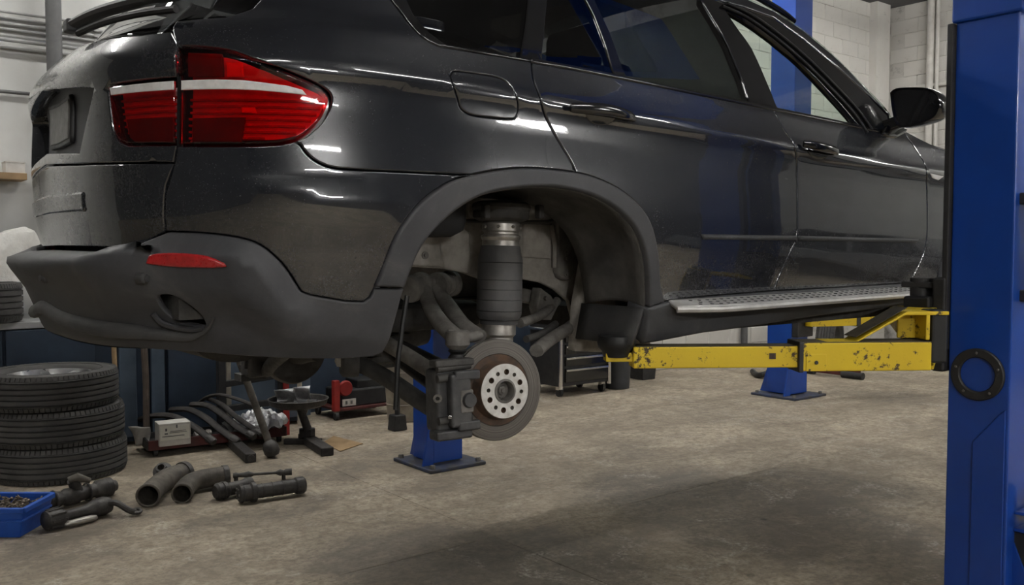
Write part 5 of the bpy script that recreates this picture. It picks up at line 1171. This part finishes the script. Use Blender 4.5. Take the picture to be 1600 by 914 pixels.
# dampers
P_ = fl(430, 785); o = thing('damper_tube', tuple(P_), 'long black damper tube lying with its collar toward the pipe elbows', 'car part', 'dampers on the floor')
_, A, Bp = shaft(o, 'damper_body', (372, 772), (476, 757), [(0, 0), (.036, 0), (.048, .02), (.050, .06), (.044, .08), (.044, .17), (.054, .19), (.054, .25), (.038, .27), (.038, .84), (.046, .86), (.048, .97), (.040, 1), (0, 1)], 'oily_metal', .054)
for k in range(6): a, b, d = frame(Bp-A); an = 2*math.pi*k/6; MB().lathe([(0, .006), (.006, .006), (.006, 0)], A+(a*math.cos(an)+b*math.sin(an))*.03, -d, 8).build('collar_bolt', M['arm_metal'], o)
for k in (.35, .5, .65): MB().torus(A+(Bp-A)*k, Bp-A, .038, .003, 24, 6).build('damper_band', M['oily_metal'], o)
P_ = fl(352, 785); o = thing('damper_stub', tuple(P_), 'short black damper end lying between the elbow and the long damper', 'car part', 'dampers on the floor')
_, A, Bp = shaft(o, 'damper_body', (336, 769), (392, 757), [(0, 0), (.034, 0), (.046, .06), (.046, .30), (.036, .36), (.036, .80), (.044, .86), (.044, 1), (0, 1)], 'oily_metal', .048); MB().torus(A+(Bp-A)*.2, Bp-A, .046, .005, 24, 8).build('damper_band', M['oily_metal'], o)
P_ = fl(410, 752); o = thing('stabiliser_link', tuple(P_), 'thin black stabiliser link rod with ball ends behind the dampers', 'car part')
_, A, Bp = shaft(o, 'link_rod', (364, 743), (456, 737), [(0, 0), (.014, 0), (.018, .05), (.012, .10), (.016, .20), (.020, .26), (.010, .34), (.008, .36), (.008, .72), (.014, .76), (.020, .80), (.012, .86), (.020, .90), (.02, 1), (0, 1)], 'oily_metal', .045)
for f_ in (.05, .86): q = A+(Bp-A)*f_; MB().cyl((q[0], q[1], .004), q, .012, 10).build('ball_stud', M['oily_metal'], o)
# ------------------------------------------------------------------ tray with bars
T0, T1 = fl(232, 715), fl(447, 690)
eu = norm(T1-T0); LT = np.linalg.norm(T1-T0); ev_ = norm(np.array([-eu[1], eu[0], 0])); ev_ = ev_ if ev_@np.array([0, 1, 0]) > 0 else -ev_; DT = .30
def TT(a, b, z): return T0+eu*a*LT+ev_*b*DT+np.array([0, 0, z])
to = thing('parts_tray', tuple(TT(.5, .5, 0)), 'low dark red steel tray heaped with curved bars beside the tyres', 'tray')
MB().add([TT(0, 0, .06), TT(1, 0, .06), TT(1, 1, .06), TT(0, 1, .06)], [(0, 1, 2, 3)]).build('tray_floor', M['black_steel'], to, smooth=0, solid=.012)
for a, b, mt_ in ((TT(0, 0, .075), TT(1, 0, .075), 'dark_red'), (TT(1, 0, .075), TT(1, 1, .075), 'black_steel'), (TT(1, 1, .075), TT(0, 1, .075), 'black_steel'), (TT(0, 1, .075), TT(0, 0, .075), 'black_steel')): MB().bar(a, b, .014, .065).build('tray_side', M[mt_], to, smooth=0, bev=.003)
for a in (.05, .95):
    for b in (.06, .94): p = TT(a, b, .025); MB().cyl(p-eu*.012, p+eu*.012, .025, 14).build('caster', M['black_steel'], to); MB().box(p+np.array([0, 0, .022]), (.03, .03, .03)).build('caster_fork', M['black_steel'], to)
DTr = dep(TT(.5, .4, .1))
bars = [([(216, 656), (245, 649), (275, 652), (305, 668), (333, 690)], 'leftmost curved steel bar in the tray, arching over the white carton', .026),
        ([(268, 640), (295, 640), (320, 652), (345, 672), (371, 690)], 'second curved steel bar from the left in the tray', .026),
        ([(300, 632), (325, 634), (350, 650), (372, 668), (396, 682)], 'third curved steel bar from the left in the tray', .026),
        ([(322, 622), (346, 632), (370, 652), (408, 678)], 'rightmost curved steel bar in the tray beside the foil', .020),
        ([(310, 630), (325, 620), (345, 617), (372, 624), (398, 634)], 'thin dark bar lying across the back of the tray', .016)]
for i, (pl_, lab, r_) in enumerate(bars):
    n = len(pl_); pts = []
    for k, (x, y) in enumerate(pl_):
        f_ = k/(n-1); d_ = DTr+.14-.30*f_+(.04 if i > 2 else 0)-(.03 if i == 0 else 0)
        p = at_d(x, y, d_); pts.append(p)
    o = thing('curved_bar', tuple(pts[0]), lab, 'bar', 'curved bars in the tray')
    MB().tube(catmull(pts, 6), r_, 10, squash=(1.15, .75), up=np.array([0, 0, 1.0])).build('bar', M['bar_steel'], o, smooth=45)
    d_ = norm(pts[-1]-pts[-2]); MB().lathe([(0, .012), (r_*.8, .012), (r_*1.1, 0), (r_*1.1, -.05), (r_*.8, -.055)], pts[-1], d_, 14).build('bar_end', M['oily_metal'], o)
b0 = TT(.17, .12, .068); ax_c = (eu, ev_, np.array([0, 0, 1.0]))
cb = thing('white_carton', tuple(b0), 'small white carton with a printed label in the tray', 'carton')
ctr = at_d(270, 682, dep(b0)); ctr[2] = .068+.075
MB().box(ctr, (.20, .14, .15), ax_c).build('carton_body', M['card_white'], cb, smooth=0, bev=.003)
simple('label_paper', (.72, .71, .64), (.66, .65, .58), 20, .8); simple('print_ink', (.10, .10, .10), (.16, .16, .16), 30, .8)
nf = -ev_
MB().box(ctr+nf*.0705+np.array([0, 0, .012]), (.185, .002, .095), ax_c).build('carton_label', M['label_paper'], cb, smooth=0)
for k, (a, z, w_, h_) in enumerate([(-.055, .022, .012, .018), (.012, .040, .010, .022), (.02, .010, .10, .004), (.02, .0, .11, .004), (-.01, -.022, .14, .005), (-.055, -.004, .02, .010)]): MB().box(ctr+nf*.072+eu*a+np.array([0, 0, .012+z]), (w_, .001, h_), ax_c).build('printed_line', M['print_ink'], cb, smooth=0)
pb = at_d(218, 682, dep(TT(.02, .35, .1)))
tag(MB().grid(lambda a, b: pb+RIGHT*(a-.5)*.15*(1-.5*b)+np.array([0, 0, (.5-b)*.13])+norm(FWD)*(.02*math.sin(6*a+4*b)+.04*b), 10, 10).build('paper_sheet', M['card_white'], None, smooth=70, solid=.002), 'crumpled white paper sheet between the tyre stack and the carton', 'paper')
fo = at_d(402, 650, DTr+.12)
def foil(a, b):
    an = 2*math.pi*a; rr = b*(1+.10*math.sin(3*an)+.08*math.sin(7*an+1)); cr_ = .020*math.sin(9*an+7*b)*b+.016*math.sin(23*b+4*an)
    p = fo+eu*.21*rr*math.cos(an)+ev_*.17*rr*math.sin(an); p[2] = .13+.10*(1-b*b)*(.7+.3*math.cos(an-1))+cr_; return p
tag(MB().grid(foil, 48, 14).build('foil_sheet', M['foil'], None, smooth=25, solid=.002), 'crumpled silver heat shield foil on the right of the tray', 'foil')
for (x, y, r_, lab) in ((309, 679, .030, 'small shiny round cap behind the carton in the tray'), (325, 676, .026, 'second small shiny cap under the curved bars')):
    p = at_d(x, y, DTr+.02); tag(MB().lathe([(0, r_*.8), (r_*.6, r_*.7), (r_, r_*.3), (r_, -r_*.4), (0, -r_*.4)], p, norm((-.3, -.6, .7)), 20).build('bearing_cup', M['worn_alu']), lab, 'cap')
q = fl(392, 716, .03); q2 = fl(374, 700, .034); o = thing('square_tube', tuple(fl(394, 724)), 'short square tube end poking out below the tray', 'tube'); MB().bar(q2+(q2-q)*.8, q, .07, .06).build('tube_body', M['bar_steel'], o, smooth=0, bev=.006); MB().lathe([(0, .008), (.022, .008), (.024, 0)], q, norm(q-q2), 16).build('tube_cap', M['oily_metal'], o)
q = fl(255, 738, .045); o = thing('round_flange', tuple(fl(258, 750)), 'dark round flange lying between the tray and the elbows', 'car part'); MB().lathe([(.02, 0), (.05, 0), (.055, .02), (.03, .03), (.03, .06), (.02, .06)], q, norm((-.4, -.6, .7)), 24, closed=True).build('flange', M['oily_metal'], o); MB().torus(q, norm((-.4, -.6, .7)), .05, .008, 24, 8).build('flange_lip', M['oily_metal'], o)
# leaning prop with ball foot
p0 = fl(424, 702, .055); p1 = at_d(375, 566, dep(p0)+.05); p1b = p0+(p1-p0)*1.12
o = thing('steel_prop', tuple(fl(424, 712)), 'grey steel prop leaning over the tray on a round foot', 'prop'); MB().cyl(p0, p1b, .024, 14).build('prop_tube', M['pipe_metal'], o)
MB().lathe([(0, -.05), (.035, -.045), (.052, -.02), (.052, .02), (.04, .045), (.026, .06)], p0, norm(p1-p0), 20).build('prop_foot', M['oily_metal'], o)
# rack frame behind
dR = 6.45; o = thing('rack_frame', tuple(at_d(395, 680, dR)*np.array([1, 1, 0])), 'steel rack frame with one black and one red post behind the tray', 'rack')
def vpost(px, w_, mt_, d_=dR, z1=1.0, nm='rack_post', par=None):
    p = at_d(px, 640, d_); return MB().box((p[0], p[1], z1/2+.003), (w_, w_, z1)).build(nm, M[mt_], par if par is not None else o, smooth=0, bev=.003)
vpost(346, .055, 'black_steel'); vpost(357, .035, 'bin_beige', dR+.1); vpost(446, .045, 'red_paint', dR+.12); vpost(438, .03, 'black_steel', dR+.10)
MB().bar(at_d(346, 601, dR), at_d(446, 584, dR+.12), .05, .045).build('rack_rail', M['black_steel'], o, smooth=0, bev=.004)
MB().bar(at_d(346, 640, dR), at_d(446, 625, dR+.12), .05, .045).build('rack_rail', M['black_steel'], o, smooth=0, bev=.004)
# drain pan on a stand
pc_ = fl(480, 694); dpz = dep(pc_); pn = at_d(466, 631, dpz); o = thing('drain_pan', tuple(pc_), 'round dark oil drain pan on a short stand', 'drain pan')
MB().lathe([(0, -.02), (.15, -.02), (.195, .0), (.205, .035), (.212, .038), (.208, .042), (.198, .036), (.188, .004), (.145, -.012), (0, -.012)], pn, (0, 0, 1), 48).build('pan', M['oily_metal'], o)
MB().tube([(pc_[0], pc_[1], .05), (pc_[0], pc_[1], .12), (pn[0]*.5+pc_[0]*.5, pn[1]*.5+pc_[1]*.5, pn[2]-.08), (pn[0]*.5+pc_[0]*.5, pn[1]*.5+pc_[1]*.5, pn[2]-.015)], [.045, .03, .028, .05], 16).build('pan_stem', M['oily_metal'], o)
MB().lathe([(.03, 0), (.058, 0), (.058, .05), (.03, .05)], (pc_[0], pc_[1], .06), (0, 0, 1), 8, closed=True).build('stem_collar', M['bar_steel'], o)
MB().bar(np.array([pc_[0], pc_[1], .03])+norm(fl(470, 684)-pc_)*.12, fl(512, 706, .03), .085, .055).build('stand_foot', M['bar_steel'], o, smooth=0, bev=.006)
MB().bar(pc_+RIGHT*-.16+np.array([0, 0, .02]), pc_+RIGHT*.10+np.array([0, 0, .02]), .05, .035).build('stand_foot', M['bar_steel'], o, smooth=0, bev=.004)
for (x, y, w_, h_, lab) in ((446, 622, .15, .10, 'left folded shiny metal sheet standing in the drain pan'), (472, 617, .12, .11, 'right folded shiny metal sheet standing in the drain pan')):
    p = at_d(x, y, dpz+.06); p[2] = max(p[2], pn[2]+.04)
    tag(MB().grid(lambda a, b: p+RIGHT*(a-.5)*w_+np.array([0, 0, (b-.5)*h_+.012*a])+norm(FWD)*(.03*math.sin(4*b+2*a)), 8, 8).build('metal_sheet', M['foil'], None, smooth=50, solid=.002), lab, 'metal sheet')
p = at_d(482, 630, dpz-.03); o = thing('oily_filter', tuple(p), 'small oily filter lying in the drain pan', 'filter'); MB().cyl(p+RIGHT*-.07, p+RIGHT*.06, .028, 16).build('filter_can', M['black_steel'], o); MB().torus(p+RIGHT*.0, RIGHT, .028, .005, 20, 8).build('filter_seam', M['pipe_metal'], o)
cbp = [fl(504, 693), fl(521, 682), fl(567, 694), fl(532, 706)]
tag(MB().prism([q+np.array([0, 0, .002]) for q in cbp], (0, 0, .004)).build('cardboard_sheet', M['cardboard'], None, smooth=0), 'flat brown cardboard sheet on the floor beside the drain pan', 'cardboard')
# red trolley, bin, stand
r0 = fl(525, 657); dr = dep(r0); o = thing('tool_trolley', tuple(r0), 'low black trolley with a red corner post and a number plate', 'trolley')
def tb3(px, py, dd_=0.0): return at_d(px, py, dr+dd_)
X3 = np.array([1, 0, 0.0]); pz = tb3(524, 599)[2]
MB().box((r0[0], r0[1], (pz+.06)/2+.02), (.05, .05, pz-.05)).build('corner_post', M['red_paint'], o, smooth=0, bev=.004)
w3 = .52
MB().box((r0[0]+w3/2, r0[1]+.16, tb3(524, 641)[2]), (w3, .36, .02)).build('trolley_deck', M['dark_red'], o, smooth=0, bev=.003)
MB().box((r0[0]+w3/2+.04, r0[1]+.18, tb3(524, 626)[2]), (w3-.06, .30, .14)).build('tool_case', M['black_steel'], o, smooth=0, bev=.012)
MB().box((r0[0]+w3/2+.12, r0[1]+.18, tb3(524, 607)[2]), (w3-.22, .22, .08)).build('tool_case', M['rubber_black'], o, smooth=0, bev=.012)
MB().lathe([(0, -.02), (.055, -.02), (.065, 0), (.055, .02), (0, .02)], (r0[0]+.10, r0[1]+.03, tb3(524, 609)[2]), (0, 1, 0), 24).build('hose_reel', M['red_paint'], o)
MB().box((r0[0]+.12, r0[1]+.005, tb3(524, 631)[2]), (.12, .006, .055)).build('number_plate', M['card_white'], o, smooth=0)
for dx in (-.025, .02): MB().box((r0[0]+.12+dx, r0[1]+.001, tb3(524, 631)[2]), (.018, .002, .028)).build('plate_mark', M['print_ink'], o, smooth=0)
for dx, dy in ((0, 0), (w3, 0), (0, .32), (w3, .32)):
    MB().cyl((r0[0]+dx-.012, r0[1]+dy, .035), (r0[0]+dx+.014, r0[1]+dy, .035), .033, 14).build('caster', M['black_steel'], o); MB().box((r0[0]+dx, r0[1]+dy, .075), (.04, .035, .03)).build('caster_fork', M['arm_metal'], o)
bn = fl(632, 656); dbn = dep(bn); o = thing('waste_drum', tuple(bn), 'dirty beige waste drum behind the lower arm', 'drum')
hB = at_d(630, 566, dbn)[2]; MB().lathe([(0, .005), (.13, .005), (.135, .02), (.150, hB*.55), (.152, hB*.57), (.150, hB*.6), (.165, hB*.97), (.175, hB*.98), (.175, hB), (.160, hB), (.14, hB*.3), (0, hB*.3)], bn, (0, 0, 1), 36).build('drum_body', M['bin_beige'], o)
for z in (.3, .6, .86): MB().torus(bn+np.array([0, 0, hB*z]), (0, 0, 1), .135+.028*z, .006, 36, 6).build('drum_hoop', M['bin_beige'], o)
tag(MB().lathe([(0, 0), (.155, 0), (.165, .012), (.15, .02), (0, .024)], bn+np.array([0, 0, hB+.001]), (0, 0, 1), 32).build('drum_board', M['wood']), 'tan wooden lid lying on the beige drum', 'lid')
sb = fl(621, 672); o = thing('axle_stand', tuple(sb), 'black upright stand on a block foot in front of the drum', 'stand'); MB().cyl((sb[0], sb[1], .09), (sb[0], sb[1], .78), .02, 14).build('stand_rod', M['black_steel'], o)
MB().prism([(sb[0]-.06, sb[1]-.05, .003), (sb[0]+.06, sb[1]-.05, .003), (sb[0]+.045, sb[1]-.05, .12), (sb[0]-.045, sb[1]-.05, .12)], (0, .10, 0)).build('stand_block', M['black_steel'], o, bev=.008)
# ------------------------------------------------------------------ tool cabinet and bins
c0_ = fl(873, 622); cx, cy = c0_[0], c0_[1]; wC, dC, hC = .64, .42, .74; o = thing('tool_cabinet', (cx+wC/2, cy+dC/2, 0), 'black tool cabinet on casters with bright drawer handles', 'cabinet')
MB().box((cx+wC/2, cy+dC/2, .10+(hC-.10)/2), (wC, dC, hC-.10)).build('cabinet_body', M['black_steel'], o, smooth=0, bev=.008)
dzs = [(.13, .14), (.28, .10), (.39, .10), (.50, .10), (.61, .10)]
for z, h_ in dzs:
    dr_ = MB().box((cx+wC/2+.02, cy-.008, z+h_/2), (wC-.10, .02, h_-.012)).build('drawer', M['gloss_black'], o, smooth=0, bev=.004)
    MB().bar((cx+.07, cy-.026, z+h_-.022), (cx+wC-.04, cy-.026, z+h_-.022), .018, .020).build('drawer_handle', M['chrome'], dr_, smooth=0, bev=.004)
for xx in (cx+.012, cx+wC-.012): MB().cyl((xx, cy-.012, .08), (xx, cy-.012, hC), .020, 14).build('corner_tube', M['chrome'], o)
for xx in (cx+.05, cx+wC-.05):
    for yy in (cy+.05, cy+dC-.05): MB().cyl((xx-.014, yy, .042), (xx+.014, yy, .042), .042, 16).build('caster', M['black_steel'], o); MB().box((xx, yy, .085), (.05, .045, .04)).build('caster_fork', M['chrome'], o)
MB().cyl((cx-.03, cy+.03, hC*.84), (cx-.03, cy+dC-.03, hC*.84), .014, 10).build('push_bar', M['chrome'], o)
def bin_(px, py, rb, rt, h_, lab, mt_, square=False):
    p = fl(px, py); o = thing('waste_bin', tuple(p), lab, 'bin', 'dark waste bins'); n = 4 if square else 32
    MB().lathe([(0, .004), (rb, .004), (rt, h_*.95), (rt*1.06, h_*.96), (rt*1.06, h_), (rt*.96, h_), (rb*.9, h_*.1), (0, h_*.1)], p, (0, 0, 1), n, a0=math.pi/4).build('bin_body', M[mt_], o, bev=.006 if square else 0)
    MB().torus(p+np.array([0, 0, h_*.8]), (0, 0, 1), rb+(rt-rb)*.8+.001, .006, n, 6).build('bin_band', M[mt_], o)
simple('bin_grey', (.045, .048, .052), (.03, .032, .035), 8, .5, .65)
bin_(964, 606, .12, .15, .52, 'grey round plastic bin right of the tool cabinet', 'bin_grey'); bin_(1004, 592, .13, .16, .36, 'small dark square bin with a reddish stain by the white wall', 'black_steel', True)
pb_ = fl(1004, 592); 
# dark pipe on the wall, far jack, far tyre
xw = at_y(1163, 530, YL-.06)[0]; o = thing('drain_pipe', (xw, YL-.06, 0), 'dark drain pipe on the white wall above the yellow arm', 'pipe'); MB().cyl((xw, YL-.06, 0), (xw, YL-.06, 1.5), .04, 14).build('pipe', M['dark_pipe'], o); MB().lathe([(.04, 0), (.055, 0), (.055, .05), (.04, .05)], (xw, YL-.06, .5), (0, 0, 1), 14, closed=True).build('pipe_clamp', M['dark_pipe'], o)
tf = fl(1296, 574); o = thing('spare_tyre', tuple(tf), 'dark tyre standing far behind the yellow arms', 'tyre'); add_tyre(o, (tf[0], tf[1], .302), norm((.35, -1, 0)), .30, .20, .19, rim=False)
jf = fl(1300, 592); o = thing('trolley_jack', tuple(jf), 'low rusty trolley jack on the floor beyond the lift arm', 'jack'); jr = norm(fl(1330, 590)-fl(1256, 584)); j0 = fl(1258, 583); j1 = fl(1332, 592)
for s_ in (-.09, .09): MB().bar(j0+np.array([0, s_, .06]), j1+np.array([0, s_, .06]), .02, .07).build('jack_rail', M['dark_red'], o, smooth=0, bev=.004)
for q in (j0, j1): MB().cyl(q+np.array([0, -.12, .04]), q+np.array([0, .12, .04]), .038, 14).build('jack_wheel', M['black_steel'], o)
MB().bar(j0+np.array([0, 0, .06]), j0*.5+j1*.5+np.array([0, 0, .14]), .07, .05).build('jack_arm', M['dark_red'], o, smooth=0, bev=.006); MB().lathe([(0, 0), (.05, 0), (.055, .02), (.05, .03)], j0*.5+j1*.5+np.array([0, 0, .15]), (0, 0, 1), 18).build('jack_saddle', M['oily_metal'], o)
hs_ = [fl(1176, 580, .03), fl(1184, 586, .03), fl(1196, 584, .05), fl(1204, 578, .04)]; tag(MB().tube(catmull(hs_, 5), .03, 10).build('rubber_hose', M['rubber_black']), 'short black hose curled at the foot of the distant blue post', 'hose')

# ------------------------------------------------------------------ grey saloon parked by the far wall, seen only as a reflection in the doors
pcar = thing('parked_car', (9.0, -5.3, 0), 'silver grey saloon parked by the far wall, mirrored in the black doors', 'car')
def cz(y, z, x): return (x, -5.3+y, z)
prof = [(-2.2, .35), (-2.25, .62), (-2.05, .82), (-1.2, .95), (1.45, .95), (2.1, .86), (2.25, .65), (2.2, .35), (1.75, .30), (1.68, .52), (1.40, .66), (1.12, .52), (1.05, .28), (-1.0, .28), (-1.07, .52), (-1.35, .66), (-1.63, .52), (-1.7, .30)]
MB().prism([cz(y, z, 8.15) for y, z in prof], (1.7, 0, 0)).build('car_body', M['bay_grey_car'], pcar, smooth=0, bev=.05)
gh_ = [(-1.0, .95), (-.35, 1.38), (.85, 1.40), (1.6, .97)]
MB().prism([cz(y, z, 8.32) for y, z in gh_], (1.36, 0, 0)).build('car_cabin', M['bay_grey_car'], pcar, smooth=0, bev=.04)
for ys_ in ([(-.78, 1.0), (-.30, 1.32), (.22, 1.34), (.22, 1.0)], [(.30, 1.0), (.30, 1.34), (.80, 1.33), (1.28, 1.02)]):
    MB().prism([cz(y, z, 8.312) for y, z in ys_], (.012, 0, 0)).build('side_window', M['mirror_glass'], pcar, smooth=0)
for y in (-1.35, 1.40):
    for x in (8.20, 9.80): MB().lathe([(0, -.09), (.20, -.09), (.31, -.08), (.315, 0), (.31, .08), (.20, .09), (0, .09)], cz(y, .316, x), (1, 0, 0), 32).build('car_wheel', M['tyre'], pcar)
    MB().lathe([(0, .01), (.19, .01), (.20, 0)], cz(y, .316, 8.105), (-1, 0, 0), 24).build('wheel_trim', M['alloy'], pcar)
